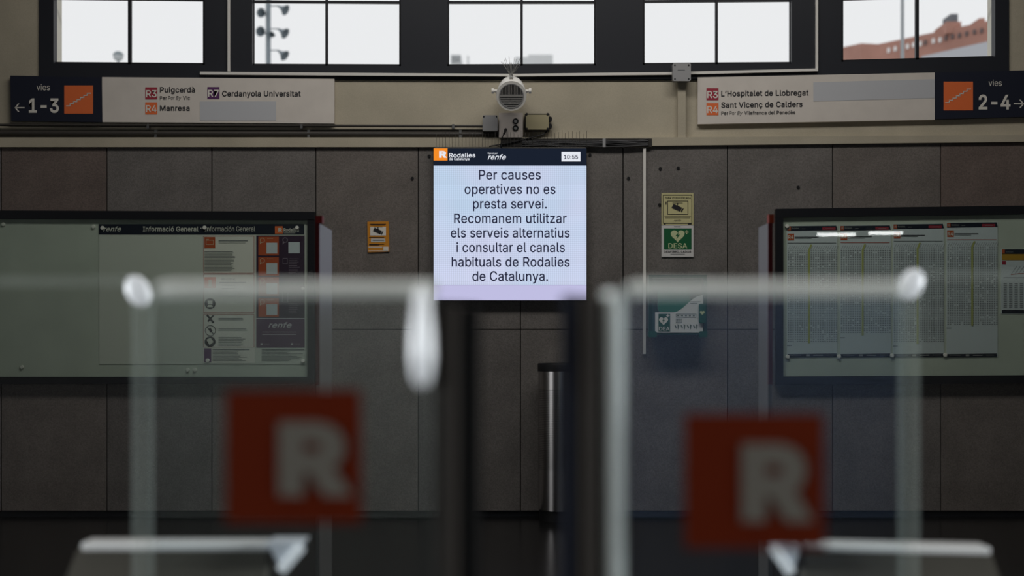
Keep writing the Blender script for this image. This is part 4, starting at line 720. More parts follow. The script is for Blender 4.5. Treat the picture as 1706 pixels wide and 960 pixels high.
for i in range(4):
    x = 1124.5 + i * 10.3
    g.flat([(x, 541), (x + 3, 545), (x + 2, 548), (x - 0.8, 543)], d0 - 0.0035); g.flat([(x + 4, 540), (x + 7, 541.5), (x + 6, 549), (x + 4.6, 548)], d0 - 0.0035)
for yy in (502.5, 505): g.fr(1150, yy, 1168 - (yy - 502) * 2, yy + 0.8, d0 - 0.0035)
mk('instruction_print', g, mat('grey_green_print', (0.12, 0.16, 0.15), 0.6), lp)
cl = mk('clasp', G().rrect(1164.5, 506, 1176, 538.5, 3, d0 - 0.02, d0 + 0.001), M_gr, t)
mk('heart_symbol', heart(G(), 1170, 521, 4, d0 - 0.0215), M_pale, cl)

# ------------------------------------------------------------------ notice boards
DBF = D - 0.080; DBI = D - 0.058; DBG = D - 0.076
def sheetlines(g, x0, x1, y0, y1, n, d, th=0.5, jag=0.0):
    for i in range(n):
        y = y0 + (y1 - y0) * i / max(1, n - 1)
        g.fr(x0, y, x1 - random.uniform(0, jag) * (x1 - x0), y + th, d)
    return g
t = thing('notice_board', P(230, 640, D), 'black framed glazed notice board holding the general information poster', 'notice board')
g = G(); g.prism([(-110, 350), (524, 353), (524, 367), (-110, 364.5)], DBF, DC); g.rect(-110, 628, 524, 640, DBF, DC); g.rect(512, 366, 524, 628, DBF, DC); g.rect(-110, 364, -98, 628, DBF, DC)
mk('frame', g, M_blackp, t); mk('back_panel', G().rect(-100, 360, 514, 630, DBI, DC), M_board, t)
mk('glazing', G().rect(-99, 364, 513, 629, DBG, DBG + 0.005), glass('board_glass', tint=(0.93, 0.96, 0.94), ior=1.5), t)
p = thing('information_poster', P(338, 607, DBI), 'wide grey general information poster pinned in the glazed board', 'poster')
e = DBI - 0.003; e1 = e - 0.0012; e2 = e - 0.0024; e3 = e - 0.0036
mk('sheet', G().rect(165, 374, 510, 607, e, DBI), M_paper, p)
g = G().fr(164.5, 373.5, 507, 391, e1); h = mk('header', g, M_navy, p)
text('renfe', 172, 202, 385.5, 8, e2, M_cream_print, h, bold=0.01, shear=0.3); text('Informació General', 238, 330.5, 385.5, 8.2, e2, M_cream_print, h, bold=0.018)
text('·', 333.5, 336, 384, 8, e2, M_cream_print, h); text('Información General', 341, 425, 385.5, 8.2, e2, M_cream_print, h)
text('Rodalies', 472.5, 498, 386, 6, e2, M_cream_print, h, bold=0.015); mk('small_print', G().fr(472.5, 388, 492, 388.6, e2), M_cream_print, h)
mk('logo', G().fr(458, 377, 471, 389.5, e2), M_orange, h); mk('logo_letter', put_text(G(), 'R', 463.5, 470, 386, 6.5, e3, 0.04), M_cream_print, h)
col = mk('notice_column', G().fr(338.5, 392.5, 424.5, 605, e1), mat('column_paper', (0.82, 0.79, 0.74), 0.7), p)
g = G()
for a, b in ((393, 455.5), (456.5, 521.5), (523.5, 579)): frame(g, 339, a, 423.5, b, 0.8, e2, e2 + 0.0005)
mk('red_outline', g, M_redline, col)
M_or2 = mat('orange_brown_print', (0.52, 0.10, 0.035), 0.6)
mk('folder_icon', G().fr(340.5, 395, 358.5, 413.5, e2), M_or2, col); mk('info_icon', G().fr(340.5, 462, 359.5, 480, e2), M_orange, col)
g = G(); frame(g, 343, 400, 356, 408, 0.9, e3, e3 + 0.0005); g.fr(343, 398.5, 348, 400, e3); put_text(g, 'i', 347, 353, 478, 12, e3, 0.04)
mk('icon_print', g, mat('icon_peach', (0.66, 0.45, 0.32), 0.6), col)
random.seed(3); g = G()
g.fr(364, 400.5, 413, 402, e2); sheetlines(g, 364, 409, 404.5, 405, 1, e2)
sheetlines(g, 340.5, 392, 419, 451, 17, e2, 0.7, 0.15)
put_text(g, '900 41 50 41', 369, 392, 467, 3.4, e2); sheetlines(g, 365, 410, 470, 470, 1, e2, 1.2); sheetlines(g, 370, 392, 475, 480, 2, e2, 1.0)
sheetlines(g, 364, 414, 493.5, 493.5, 1, e2); sheetlines(g, 364, 408, 530, 532.5, 2, e2, 0.9, 0.1); sheetlines(g, 364, 412, 547.5, 550, 2, e2, 0.9, 0.1); sheetlines(g, 364, 416, 562, 575.5, 6, e2, 0.8, 0.3)
mk('small_print', g, M_line, col)
g = G()
for cy, r in ((506, 9), (569.5, 9)): g.prism([(350 + r * math.cos(a * math.pi / 12), cy + r * math.sin(a * math.pi / 12)) for a in range(24)], e2, e2 + 0.0005)
g.ring(350.5, 551, 8, 9, e2, e2 + 0.0005); g.flat([(344, 545), (345, 544), (357, 557), (356, 558)], e2)
g.flat([(343.5, 526), (346, 524), (357, 537), (354.5, 539)], e2); g.flat([(357, 526), (354, 525.5), (345, 535), (347, 537)], e2)
g.flat([(347, 549), (350, 546), (354, 551), (351, 555)], e2)
mk('round_icons', g, M_print, col)
g = G(); g.fr(346, 501, 354, 507, e3); g.flat([(347, 508), (353, 508), (355, 512), (345, 512)], e3); g.flat([(344, 566), (351, 563), (356, 570), (349, 575)], e3)
mk('icon_details', g, M_cream_print, col)
dk = mk('dark_column', G().fr(427, 392.5, 507.5, 530.5, e1), mat('dark_purple_print', (0.045, 0.022, 0.05), 0.5), p)
for yy in (394.5, 428.5, 462, 497):
    q = mk('orange_tile', G().fr(430.5, yy, 464.5, yy + 31, e2), M_or2, p)
    mk('tile_field', G().fr(444, yy + 10, 462, yy + 28, e3), M_sheet, q)
    g = G().ring(437, yy + 6, 3.2, 4.2, e3, e3 + 0.0004, 16); g.flat([(433, yy + 9), (436, yy + 10), (433, yy + 13)], e3); g.fr(445, yy + 2.5, 455, yy + 3.2, e3); mk('tile_icon', g, mat('icon_peach', (0.6, 0.4, 0.3)), q)
g = G().fr(480.5, 403.5, 499.5, 422, e2); mk('pale_field', g, M_sheet, dk)
g = G().ring(475, 400, 3.4, 4.4, e2, e2 + 0.0004, 16); g.flat([(471, 403), (474, 404), (471, 408)], e2); frame(g, 471, 430, 479, 440, 0.7, e2, e2 + 0.0004); frame(g, 446 + 24, 485, 480, 504, 0.8, e2, e2 + 0.0004)
sheetlines(g, 481, 500, 431, 445, 6, e2, 0.6, 0.3); sheetlines(g, 481, 497, 449, 456, 4, e2, 0.5, 0.3); sheetlines(g, 481, 500, 497, 521, 9, e2, 0.5, 0.4)
mk('small_print', g, mat('mauve_print', (0.30, 0.24, 0.30), 0.6), dk)
pp = mk('purple_panel', G().fr(427, 531.5, 507.5, 579.5, e1), mat('purple_panel_print', (0.085, 0.028, 0.085), 0.5), p)
M_mauve = mat('mauve_white_print', (0.60, 0.55, 0.60), 0.6); text('renfe', 447, 486, 546, 9, e2, M_mauve, pp, bold=0.012, shear=0.3)
g = G(); sheetlines(g, 437, 496, 553, 557, 2, e2, 0.9, 0.05); g.fr(434, 572, 438, 575, e2); g.disc(486.5, 573.5, 2, e2, e2 + 0.0004, 10)
sheetlines(g, 440, 449, 573, 574, 1, e2); sheetlines(g, 490, 500, 573, 574, 1, e2); g.fr(427, 530.2, 507.5, 531.4, e2)
mk('small_print', g, M_mauve, pp)
rp = mk('purple_tab', G().fr(340, 580.5, 352, 604, e2), M_purple, p)
g = sheetlines(G(), 354, 416, 582, 583, 1, e2, 1.4); sheetlines(g, 354, 416, 585.5, 601, 9, e2, 0.6, 0.35); sheetlines(g, 436, 507, 582, 583, 1, e2, 1.4); sheetlines(g, 436, 507, 585.5, 601, 9, e2, 0.6, 0.4)
mk('small_print', g, M_line, p)
def magnet(px, py, r, label, d=DBI - 0.003):
    o = mk('magnet', G().lathe(P(px, py, d), (0, -1, 0), [(r * d / F, 0), (r * d / F, 0.006), (r * 0.85 * d / F, 0.009), (0, 0.0095)], 20), M_white)
    tag(o, label, 'magnet', 'white round magnets in the notice boards')
for px, py, r, l in ((171, 380, 3.4, 'white round magnet at the top left corner of the information poster'), (341, 379.5, 3.4, 'white round magnet on the middle of the black information header'), (495, 379.5, 3.2, 'white round magnet at the right end of the black information header'),
                     (505, 480.5, 2.8, 'white round magnet on the right edge of the purple poster column'), (346, 600.5, 3.2, 'white round magnet on the purple tab at the poster foot'), (505, 601.5, 3.2, 'white round magnet at the lower right corner of the information poster')):
    magnet(px, py, r, l, e2)
for px, py, l in ((6, 374, 'pale magnet in the bare upper left part of the glazed board'), (156, 378, 'pale magnet just outside the poster’s upper left corner'), (37, 612, 'pale magnet in the bare lower left part of the glazed board'), (313, 616.5, 'left of two pale magnets side by side below the poster'), (325, 616.5, 'right of two pale magnets side by side below the poster')):
    magnet(px, py, 3.2, l, DBI)

t = thing('notice_board', P(1500, 640, D), 'black framed glazed notice board filled with train timetable sheets', 'notice board')
g = G(); g.prism([(1293, 348), (1860, 340.5), (1860, 355), (1293, 362.5)], DBF, DC); g.prism([(1293, 627.5), (1860, 624.5), (1860, 638), (1293, 641.5)], DBF, DC)
g.rect(1293, 362, 1305, 628, DBF, DC); g.rect(1848, 350, 1860, 628, DBF, DC)
mk('frame', g, M_blackp, t); mk('back_panel', G().rect(1302, 350, 1850, 632, DBI, DC), M_board, t)
mk('glazing', G().rect(1303, 352, 1849, 630, DBG, DBG + 0.005), MATS['board_glass'], t)
specs = [(1311, 1395, 376.5, 572, 'R4 timetable sheet nearest the left frame of the timetable board', 0.0), (1399.5, 1484, 376, 559, 'R4 timetable sheet second from the left in the timetable board', 0.3),
         (1488, 1572.5, 373.5, 573, 'R4 timetable sheet third from the left, beside the last full sheet', 0.0), (1577, 1662, 371, 543, 'R4 timetable sheet next to the cut-off map sheet, with the shortest grid', 0.0)]
M_grid = mat('grid_print', (0.24, 0.25, 0.28), 0.7)
for n_, (x0, x1, y0, yg, lab, cc) in enumerate(specs):
    p = thing('timetable_sheet', P((x0 + x1) / 2, 596, DBI), lab, 'timetable', 'timetable sheets in the glazed board')
    mk('sheet', G().prism([(x0, y0), (x1, y0 - 1), (x1, 595), (x0, 596)], e, DBI), M_sheet, p)
    mk('header', G().flat([(x0 + 0.5, y0 + 0.5), (x1 - 1.5, y0 - 0.5), (x1, y0 + 7), (x0 + 0.5, y0 + 8.5)], e1), M_navy, p)
    g = G().fr(x0 + 59, y0 + 2.2, x0 + 81, y0 + 6.6, e2); mk('header_accent', g, M_maroon, p)
    mk('header_logo', G().fr(x0 + 1, y0 + 1, x0 + 6.5, y0 + 7.5, e2), M_or2, p)
    mk('logo_letter', put_text(G(), 'R', x0 + 2.6, x0 + 5.8, y0 + 5.8, 3.2, e3, 0.03), M_faint, p); text('Rodalies', x0 + 8, x0 + 20, y0 + 5.2, 2.6, e2, M_faint, p)
    g = G().fr(x0 + 25, y0 + 4.6, x0 + 31, y0 + 5.2, e2); g.fr(x0 + 64, y0 + 4.4, x0 + 77, y0 + 5, e3); mk('header_print', g, M_faint, p)
    b = mk('line_badge', G().fr(x0 + 1, y0 + 13, x0 + 12, y0 + 24, e1), M_or2, p)
    mk('lettering', put_text(G(), 'R4', x0 + 2, x0 + 11, y0 + 21.5, 6, e2, 0.02), M_cream_print, b)
    g = G().fr(x0 + 13, y0 + 18, x0 + 53, y0 + 19.3, e1); g.fr(x0 + 13, y0 + 20.5, x0 + 41, y0 + 21.2, e1); g.fr(x0, yg + 3.5, x0 + 8, yg + 4.3, e1); mk('title_print', g, M_print, p)
    mk('rule', G().fr(x0 + 1, y0 + 28, x1 - 2, y0 + 29, e1), M_redline if n_ % 2 else M_line, p)
    g = G(); gy = y0 + 41
    for i in range(22):
        x = x0 + 1.5 + i * (x1 - x0 - 4) / 21
        g.flat([(x, gy - 1), (x + 0.5, gy - 1), (x + 4.5, gy - 8), (x + 4.0, gy - 8)], e1)
        for j in range(int((yg - gy) / 2.9)):
            if random.random() < 0.93: g.fr(x, gy + j * 2.9, x + 2.3, gy + j * 2.9 + 1.35, e1)
    mk('time_grid', g, M_grid, p)
    xo = x0 + (35, 36, 39, 41)[n_]
    mk('highlight_column', G().flat([(xo, gy), (xo + 4, gy - 10), (xo + 7.2, gy - 10), (xo + 3.4, gy), (xo + 3.4, yg), (xo, yg)], e2), M_olive, p)
    f_ = mk('footer', G().flat([(x0 + 1, 590), (x1 - 1, 589), (x1 - 1, 594.5), (x0 + 1, 595.5)], e1), M_navy, p)
    g = G().fr(x0 + 5, 591.5, x0 + 24, 592.2, e2); g.fr(x0 + 32, 590.6, x0 + 38, 593.5, e2); g.fr(x0 + 44, 591.2, x0 + 60, 592.6, e2); g.fr(x0 + 66, 591.2, x0 + 79, 592, e2); mk('footer_print', g, M_faint, f_)
p = thing('map_sheet', P(1720, 523, DBI), 'sheet with black and yellow header cut off by the photo’s right edge', 'notice')
mk('sheet', G().rect(1668, 415.5, 1790, 523, e, DBI), M_sheet, p)
mk('header', G().fr(1669, 415.5, 1790, 423.5, e1), M_navy, p); mk('yellow_band', G().fr(1669, 423.5, 1790, 433.5, e1), mat('amber_print', (0.50, 0.27, 0.03), 0.6), p)
mk('line_badge', G().fr(1669.5, 435, 1676, 441, e1), M_maroon, p)
g = G().fr(1669.5, 416, 1674, 422.5, e2); mk('header_logo', g, M_or2, p)
g = G()
for i in range(6): g.flat([(1684 + i * 6, 457), (1684.8 + i * 6, 457), (1694 + i * 6, 444), (1693.2 + i * 6, 444)], e1)
for i in range(12):
    x = 1672 + i * 9
    for j in range(14): g.fr(x, 472 + j * 3, x + 5.5, 473.6 + j * 3, e1)
g.fr(1672, 462, 1780, 462.8, e1); put_text(g, 'Rodalies', 1676, 1688, 421, 2.6, e2)
mk('map_print', g, M_grid, p); mk('footer', G().fr(1669, 516.5, 1790, 522, e1), M_navy, p)
mk('red_route', G().flat([(1684, 457), (1700, 455), (1740, 455), (1740, 456.2), (1700, 456.2), (1684, 458.2)], e1), M_redline, p)
for px, py, l in ((1311, 377, 'white magnet at the top left corner of the first timetable sheet'), (1312, 594.5, 'white magnet at the foot of the first timetable sheet, by the frame'), (1397.5, 594, 'white magnet at the foot between first and second timetable sheets'), (1486, 592.5, 'white magnet at the foot between second and third timetable sheets'), (1574.5, 591.5, 'white magnet at the foot between third and fourth timetable sheets')):
    magnet(px, py, 3.4, l, e2)

# ------------------------------------------------------------------ litter bin
bc = Vector(((933 - 853) * (D - 0.2) / F, D - 0.20, 0))
t = thing('litter_bin', bc, 'tall round perforated steel litter bin with black lid against the wall', 'bin')
def zat(py, d): return HC + (HY - py) * d / F
m = mat('perforated_steel', (0.55, 0.53, 0.52), 0.30, metal=1.0)
nt = m.node_tree; b = nt.nodes['Principled BSDF']; tc = nt.nodes.new('ShaderNodeTexCoord'); sp = nt.nodes.new('ShaderNodeSeparateXYZ'); nt.links.new(tc.outputs['Object'], sp.inputs[0])
def mth(op, a, bb=None):
    n = nt.nodes.new('ShaderNodeMath'); n.operation = op
    for i, q in enumerate((a, bb)):
        if q is None: continue
        if isinstance(q, (int, float)): n.inputs[i].default_value = q
        else: nt.links.new(q, n.inputs[i])
    return n.outputs[0]
ang = mth('ARCTAN2', sp.outputs['Y'], sp.outputs['X'])
a1 = mth('SUBTRACT', mth('FRACT', mth('MULTIPLY', ang, 13.5)), 0.5); b1 = mth('SUBTRACT', mth('FRACT', mth('DIVIDE', sp.outputs['Z'], 0.0105)), 0.5)
rr = mth('SQRT', mth('ADD', mth('MULTIPLY', a1, a1), mth('MULTIPLY', b1, b1)))
hole = mth('LESS_THAN', rr, 0.26)
inz = mth('LESS_THAN', mth('ABSOLUTE', mth('SUBTRACT', sp.outputs['Z'], 0.07)), 0.245)
hm = mth('MULTIPLY', hole, inz)
mx = nt.nodes.new('ShaderNodeMix'); mx.data_type = 'RGBA'; mx.inputs[6].default_value = (0.55, 0.53, 0.52, 1); mx.inputs[7].default_value = (0.02, 0.02, 0.02, 1)
tn = nt.nodes.new('ShaderNodeTangent'); tn.direction_type = 'RADIAL'; tn.axis = 'Z'
nt.links.new(tn.outputs[0], b.inputs['Tangent']); b.inputs['Anisotropic'].default_value = 0.6; b.inputs['Roughness'].default_value = 0.2
nt.links.new(hm, mx.inputs[0]); nt.links.new(mx.outputs[2], b.inputs['Base Color'])
dbn = D - 0.34; R_ = 38 * dbn / F
mk('steel_body', G().lathe((bc.x, bc.y, 0), (0, 0, 1), [(R_ * 0.97, zat(853, dbn)), (R_ * 0.97, zat(619, dbn))], 64), m, t)
mk('lid_ring', G().lathe((bc.x, bc.y, 0), (0, 0, 1), [(R_ * 0.85, zat(619.5, dbn)), (R_, zat(619.5, dbn)), (R_, zat(608, dbn)), (R_ * 0.97, zat(606, dbn)), (R_ * 0.8, zat(606, dbn)), (R_ * 0.78, zat(611, dbn)), (0, zat(613, dbn))], 48), M_black, t)
mk('base', G().lathe((bc.x, bc.y, 0), (0, 0, 1), [(R_ * 0.93, 0), (R_ * 0.93, zat(853, dbn)), (0, zat(853, dbn))], 48), M_black, t)

# ------------------------------------------------------------------ tall side panels with red edges in the hall
M_slab = mat('grey_side_panel', (0.27, 0.26, 0.255), 0.4)
M_red = mat('red_edge_paint', (0.14, 0.010, 0.014), 0.5); M_red2 = mat('red_cap_paint', (0.30, 0.018, 0.018), 0.5)
for sgn, xe, lab, rc in ((-1, 532, 'tall narrow grey side panel with red edge beside the information board', M_red2), (1, 1280, 'tall narrow grey side panel with red edge beside the timetable board', mat('orange_red_cap', (0.45, 0.06, 0.02), 0.5))):
    x = P(xe, 0, 6.0).x
    t = thing('side_panel', (x, 6.2, 0), lab, 'panel', 'tall side panels in the hall')
    z = P(0, 372, 6.0).z
    x_in, x_out = (x, x - 0.014) if sgn < 0 else (x, x + 0.016)
    d_far = 6.42 if sgn < 0 else 6.24
    gg = G().wbox((min(x_in, x_out), 6.003, 0), (max(x_in, x_out), d_far, z)); mk('panel', gg, M_slab, t)
    gg = G().wbox((min(x_in, x_out) - 0.001, 5.99, 0.93), (max(x_in, x_out) + 0.001, 6.003, z)); mk('red_edge', gg, M_red, t)
    gg = G().wbox((x - 0.014, 5.985, z), (x + 0.014, 6.03, z + 0.030)) if sgn < 0 else G().wbox((x + 0.0, 5.985, z), (x + 0.022, 6.03, z + 0.036)); mk('red_cap', gg, rc, t)
    gg = G().wbox((x - 0.05, 5.95, 0), (x + 0.05, 6.45, 0.012)); mk('floor_plate', gg, M_steel, t)

# ------------------------------------------------------------------ ticket gate, farther layer: cabinets and glass screens
M_edge = frosted('ground_glass_edge', (0.80, 0.82, 0.79), 0.75)
M_edge_f = frosted('faint_glass_edge', (0.70, 0.76, 0.72), 0.07)
M_cab = mat('gate_cabinet_paint', (0.085, 0.078, 0.064), 0.5, spec=0.15)
M_cabtop = mat('brushed_top_plate', (0.74, 0.74, 0.73), 0.4)
M_glint_rail = mat('white_glint_and_rail', (0.92, 0.93, 0.95), 0.25, spec=0.6)  # white for the modelled highlights and the bracket rail
DB = 2.7
def zq(py, d): return HC + (HY - py) * d / F
def cabinet(pts_top, face, tri, lab):
    t = thing('gate_cabinet', (P((face[0][0] + face[1][0]) / 2, 0, DB).x, DB + 0.12, 0), lab, 'gate cabinet', 'ticket gate cabinets')
    fl = [(x, y) for x, y in face]
    mk('body', G().prism(fl, DB, DB + 0.045), M_cab, t)
    mk('top_plate', G().prism(pts_top, DB - 0.012, DB + 0.05), M_cabtop, t, bevel=0.006)
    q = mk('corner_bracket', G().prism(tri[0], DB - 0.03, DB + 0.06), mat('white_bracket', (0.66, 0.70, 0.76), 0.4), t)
    a, b = tri[1]
    mk('bracket_rail', G().tube([P(*a, DB - 0.04), P(*b, DB - 0.04)], 9 * DB / F, 14), M_glint_rail, q)
    x0, x1 = min(p[0] for p in face), max(p[0] for p in face)
    mk('plinth', G().wbox((P(x0, 0, DB).x + 0.02, DB + 0.002, 0), (P(x1, 0, DB).x - 0.02, DB + 0.043, zq(1089, DB))), M_black, t)
cabinet([(134, 904), (447, 904), (447, 919), (134, 919)], [(128, 918), (444, 918), (432, 1090), (60, 1090)],
        ([(444, 905), (505, 905), (470, 950)], ((502, 911), (468, 951))), 'grey gate cabinet with bright top behind the left glass gate')
cabinet([(1340, 905), (1652, 912), (1652, 926), (1340, 919)], [(1345, 917), (1652, 925), (1712, 1090), (1330, 1090)],
        ([(1283, 905), (1335, 912), (1320, 955)], ((1288, 912), (1318, 955))), 'grey gate cabinet with bright top behind the right glass gate')
def screen(x_edge0, x_edge1, x_out, ytop, cap, tilt, lab):
    ds = DB - 0.1
    t = thing('glass_screen', (P((x_edge0 + x_edge1) / 2, 0, ds).x, ds, 0), lab, 'glass screen', 'fixed glass screens of the ticket gate')
    xi = x_edge0 if x_out < x_edge0 else x_edge1
    xa, xb = min(x_out, xi), max(x_out, xi)
    zb = 0.02
    A = P(xa, ytop + 14, ds); B = P(xb, ytop + 14, ds)
    mk('pane', G().wbox((A.x, ds, zb), (B.x, ds + 0.01, A.z)), M_glass, t)
    mk('top_edge', G().wbox((A.x, ds - 0.002, A.z), (B.x, ds + 0.012, A.z + 22 * ds / F)), M_edge_f, t)
    E0 = P(x_edge0, 0, ds).x; E1 = P(x_edge1, 0, ds).x
    mk('front_edge', G().wbox((E0, ds - 0.004, zb), (E1, ds + 0.014, zq(ytop + 24, ds))), frosted('screen_front_edge', (0.62, 0.72, 0.68), 0.11), t)
    R = Matrix.Rotation(tilt, 3, 'Y')
    mk('corner_glint', G().ellipsoid(P(*cap, ds - 0.012), (20 * ds / F, 0.012, 28 * ds / F), R), M_glint_rail, t, label='white catch light shape on the rounded corner')  # catch light on the glass corner, modelled as a white ellipsoid
    gg = G().wbox((min(E0, A.x), ds - 0.03, 0), (max(E1, B.x), ds + 0.04, 0.02)); mk('floor_channel', gg, M_steel, t)
screen(221, 253, -80, 466, (230, 485), math.radians(-28), 'fixed glass screen with bright rounded corner in front of the information board')
screen(1499, 1531, 1790, 458, (1518, 474), math.radians(28), 'fixed glass screen with bright rounded corner in front of the timetable board')

# ------------------------------------------------------------------ ticket gate, nearest layer: two glass leaves with R stickers
DA = 1.5
M_gate = glass('gate_glass', tint=(0.93, 0.96, 0.97), ior=1.62)
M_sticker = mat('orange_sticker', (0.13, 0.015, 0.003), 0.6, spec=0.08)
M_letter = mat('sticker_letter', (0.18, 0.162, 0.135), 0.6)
def leaf(x0, x1, ytop, st, let, lab):
    t = thing('gate_leaf', (P((x0 + x1) / 2, 0, DA).x, DA, 0), lab, 'gate', 'swinging glass gate leaves')
    zb = 0.25
    A = P(x0, ytop, DA); B = P(x1, ytop, DA)
    mk('glass_pane', G().wbox((A.x, DA, zb), (B.x, DA + 0.010, A.z)), M_gate, t)
    z = P(0, ytop - 1, DA).z
    mk('top_edge', G().tube([(A.x + 0.006, DA + 0.005, z - 0.004), (A.x + 0.012, DA + 0.005, z), (B.x, DA + 0.005, z)], 12.5 * DA / F, 12), M_edge, t)
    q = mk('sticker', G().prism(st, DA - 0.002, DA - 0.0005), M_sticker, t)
    g = G()
    l0, l1, b0, b1 = let
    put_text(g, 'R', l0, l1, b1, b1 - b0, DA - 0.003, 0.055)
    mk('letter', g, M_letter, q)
    return t
def post(t, x0, x1, ytop, m, name, dd=0.0, z0=0.0, rr=0.45):
    xa, xb = P(x0, 0, DA + dd).x, P(x1, 0, DA + dd).x; zt = zq(ytop, DA + dd)
    r = (xb - xa) / 2; n = 8; pts = []
    # rounded upright profile
    cx = (xa + xb) / 2; y0 = DA + dd; dep = 0.05
    prof = [(cx + r * math.cos(a), y0 + dep / 2 - dep / 2 * math.sin(a)) for a in [math.pi * i / 16 for i in range(17)]] + [(xa, y0 + dep), (xb, y0 + dep)]
    n = len(prof)
    vs_ = [(x, y, z0) for x, y in prof] + [(x, y, zt) for x, y in prof]
    g = G().add(vs_, [tuple(range(n)), tuple(range(2 * n - 1, n - 1, -1))] + [(i, i + n, (i + 1) % n + n, (i + 1) % n) for i in range(n)])
    g.smooth = True
    return mk(name, g, m, t)
M_rub = mat('dark_rubber', (0.028, 0.023, 0.019), 0.6, spec=0.1); M_rub2 = mat('blue_black_rubber', (0.007, 0.009, 0.018), 0.6, spec=0.1); M_rub3 = mat('black_rubber', (0.004, 0.004, 0.004), 0.7, spec=0.08)
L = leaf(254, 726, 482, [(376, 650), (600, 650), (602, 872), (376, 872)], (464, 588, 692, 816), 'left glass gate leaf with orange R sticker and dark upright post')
post(L, 722, 772, 508, M_rub, 'post'); post(L, 765, 798, 510, M_rub3, 'rubber_edge', 0.004)
kk = DA / F
mk('edge_highlight', G().lathe(P(703, 646, DA), (0, 0, 1), [(0, 0), (9 * kk, 4 * kk), (16 * kk, 18 * kk), (20 * kk, 50 * kk), (19 * kk, 85 * kk), (15 * kk, 125 * kk), (12 * kk, 155 * kk), (7 * kk, 166 * kk), (0, 168 * kk)], 24), M_glint_rail, L, label='pale curved highlight shape')  # highlight on the leaf's free edge, built as a pale solid
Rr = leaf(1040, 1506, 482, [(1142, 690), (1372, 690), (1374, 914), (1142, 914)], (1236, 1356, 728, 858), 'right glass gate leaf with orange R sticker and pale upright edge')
post(Rr, 938, 966, 494, M_rub2, 'rubber_edge', 0.004); post(Rr, 960, 1010, 496, M_rub, 'post')
post(Rr, 1006, 1044, 484, frosted('pale_glass_edge', (0.86, 0.89, 0.85), 0.97, trans=0.15), 'glass_edge', 0.002, 0.25)

# ------------------------------------------------------------------ ceiling lamps of the hall (behind the camera, mirrored in the board glass)
def hall_lamp(px0, px1, py, lab):
    Y = -3.0; yy = 2 * DBG - Y
    X0, X1 = (px0 - 853) * yy / F, (px1 - 853) * yy / F; Z = HC + (HY - py) * yy / F
    t = thing('tube_lamp', ((X0 + X1) / 2, Y, Z), lab, 'lamp', 'hanging tube lamps')
    mk('tube', G().tube([(X0, Y, Z), (X1, Y, Z)], 0.022, 12), emit('lamp_tube', (1, 1, 1), 14), t)
    mk('housing', G().wbox((X0 - 0.03, Y - 0.05, Z + 0.03), (X1 + 0.03, Y + 0.05, Z + 0.08)), M_white, t)
    mk('hanger', G().tube([((X0 + X1) / 2, Y, Z + 0.08), ((X0 + X1) / 2, Y, ZC)], 0.006, 6), M_grey, t)
hall_lamp(1362, 1425, 391, 'short white tube lamp mirrored in the first timetable sheets'); hall_lamp(1448, 1504, 388.5, 'short white tube lamp mirrored over the third timetable sheet')

# ------------------------------------------------------------------ outside the windows
struct(mk('ground_outside', G().wbox((-90, D + 0.45, -0.2), (120, 160, -0.05)), mat('pale_paving', (0.5, 0.5, 0.48), 0.9)))
do = 40.0; ko = do / F
M_haze = mat('hazy_grey_pole', (0.24, 0.28, 0.31), 0.6); M_horn = mat('grey_horn', (0.20, 0.24, 0.27), 0.6)  # greys lightened to include the outdoor haze
t = thing('loudspeaker_mast', (P(447, 0, do).x, do, 0), 'grey mast with horn loudspeakers seen through the second window', 'mast')
mk('pole', G().tube([(P(447, 0, do).x, do, -0.05), (P(447, 0, do).x, do, zq(-60, do))], 4.2 * ko, 12), M_haze, t)
for hx, hy, a in ((463, 10, 28), (463, 48, 32), (463, 84, 36)):
    o = P(hx, hy, do); ax_ = Vector((math.cos(math.radians(a)), -0.35, -math.sin(math.radians(a)) * 1.1))
    mk('horn', G().lathe(o, ax_, [(0, 0), (1.6 * ko, 0), (2.2 * ko, 5 * ko), (5 * ko, 11 * ko), (9.5 * ko, 17 * ko), (8.5 * ko, 17 * ko), (1, 12 * ko), (0, 10 * ko)][:6], 20), M_horn, t)
    mk('bracket', G().tube([o, Vector((P(449, 0, do).x, do, o.z))], 1.0 * ko, 6), M_horn, t)
for hx, hy, r in ((437, 24, 8), (436, 55, 8.5), (454, 60, 5)):
    o = P(hx, hy, do)
    mk('horn', G().lathe(o + Vector((0, -0.2, 0)), (0.25, 1, 0.1), [(r * ko, 0), (r * 0.9 * ko, 2 * ko), (r * 0.5 * ko, 8 * ko), (2 * ko, 13 * ko), (0, 15 * ko)], 20), M_horn, t)
    mk('bracket', G().tube([o + Vector((0, 0.12, 0)), Vector((P(447, 0, do).x, do, o.z))], 1.2 * ko, 6), M_horn, t)
t = thing('street_lamp', (P(197, 0, do).x, do, 0), 'round globe street lamp just above the sill of the first window', 'street lamp')
c = P(197, 94, do)
mk('globe', G().ellipsoid(c, (8.5 * ko, 8.5 * ko, 8 * ko)), mat('lamp_globe', (0.55, 0.58, 0.6), 0.6), t)
mk('globe_cap', G().lathe(c + Vector((0, 0, 1.5 * ko)), (0, 0, 1), [(9 * ko, 0), (8.2 * ko, 3 * ko), (5 * ko, 6 * ko), (0, 7.5 * ko)], 20), mat('globe_cap_paint', (0.25, 0.29, 0.31), 0.6), t)
mk('pole', G().tube([(c.x, do, -0.05), (c.x, do, c.z - 6 * ko)], 1.6 * ko, 10), M_haze, t)
M_far = mat('pale_far_building', (0.70, 0.72, 0.73), 0.9, noise=0.06, nscale=0.4)  # distance haze is put into this pale colour
t = thing('distant_building', (P(890, 0, 120).x, 125, -0.05), 'pale distant block low in the middle window, with a stepped top', 'building')
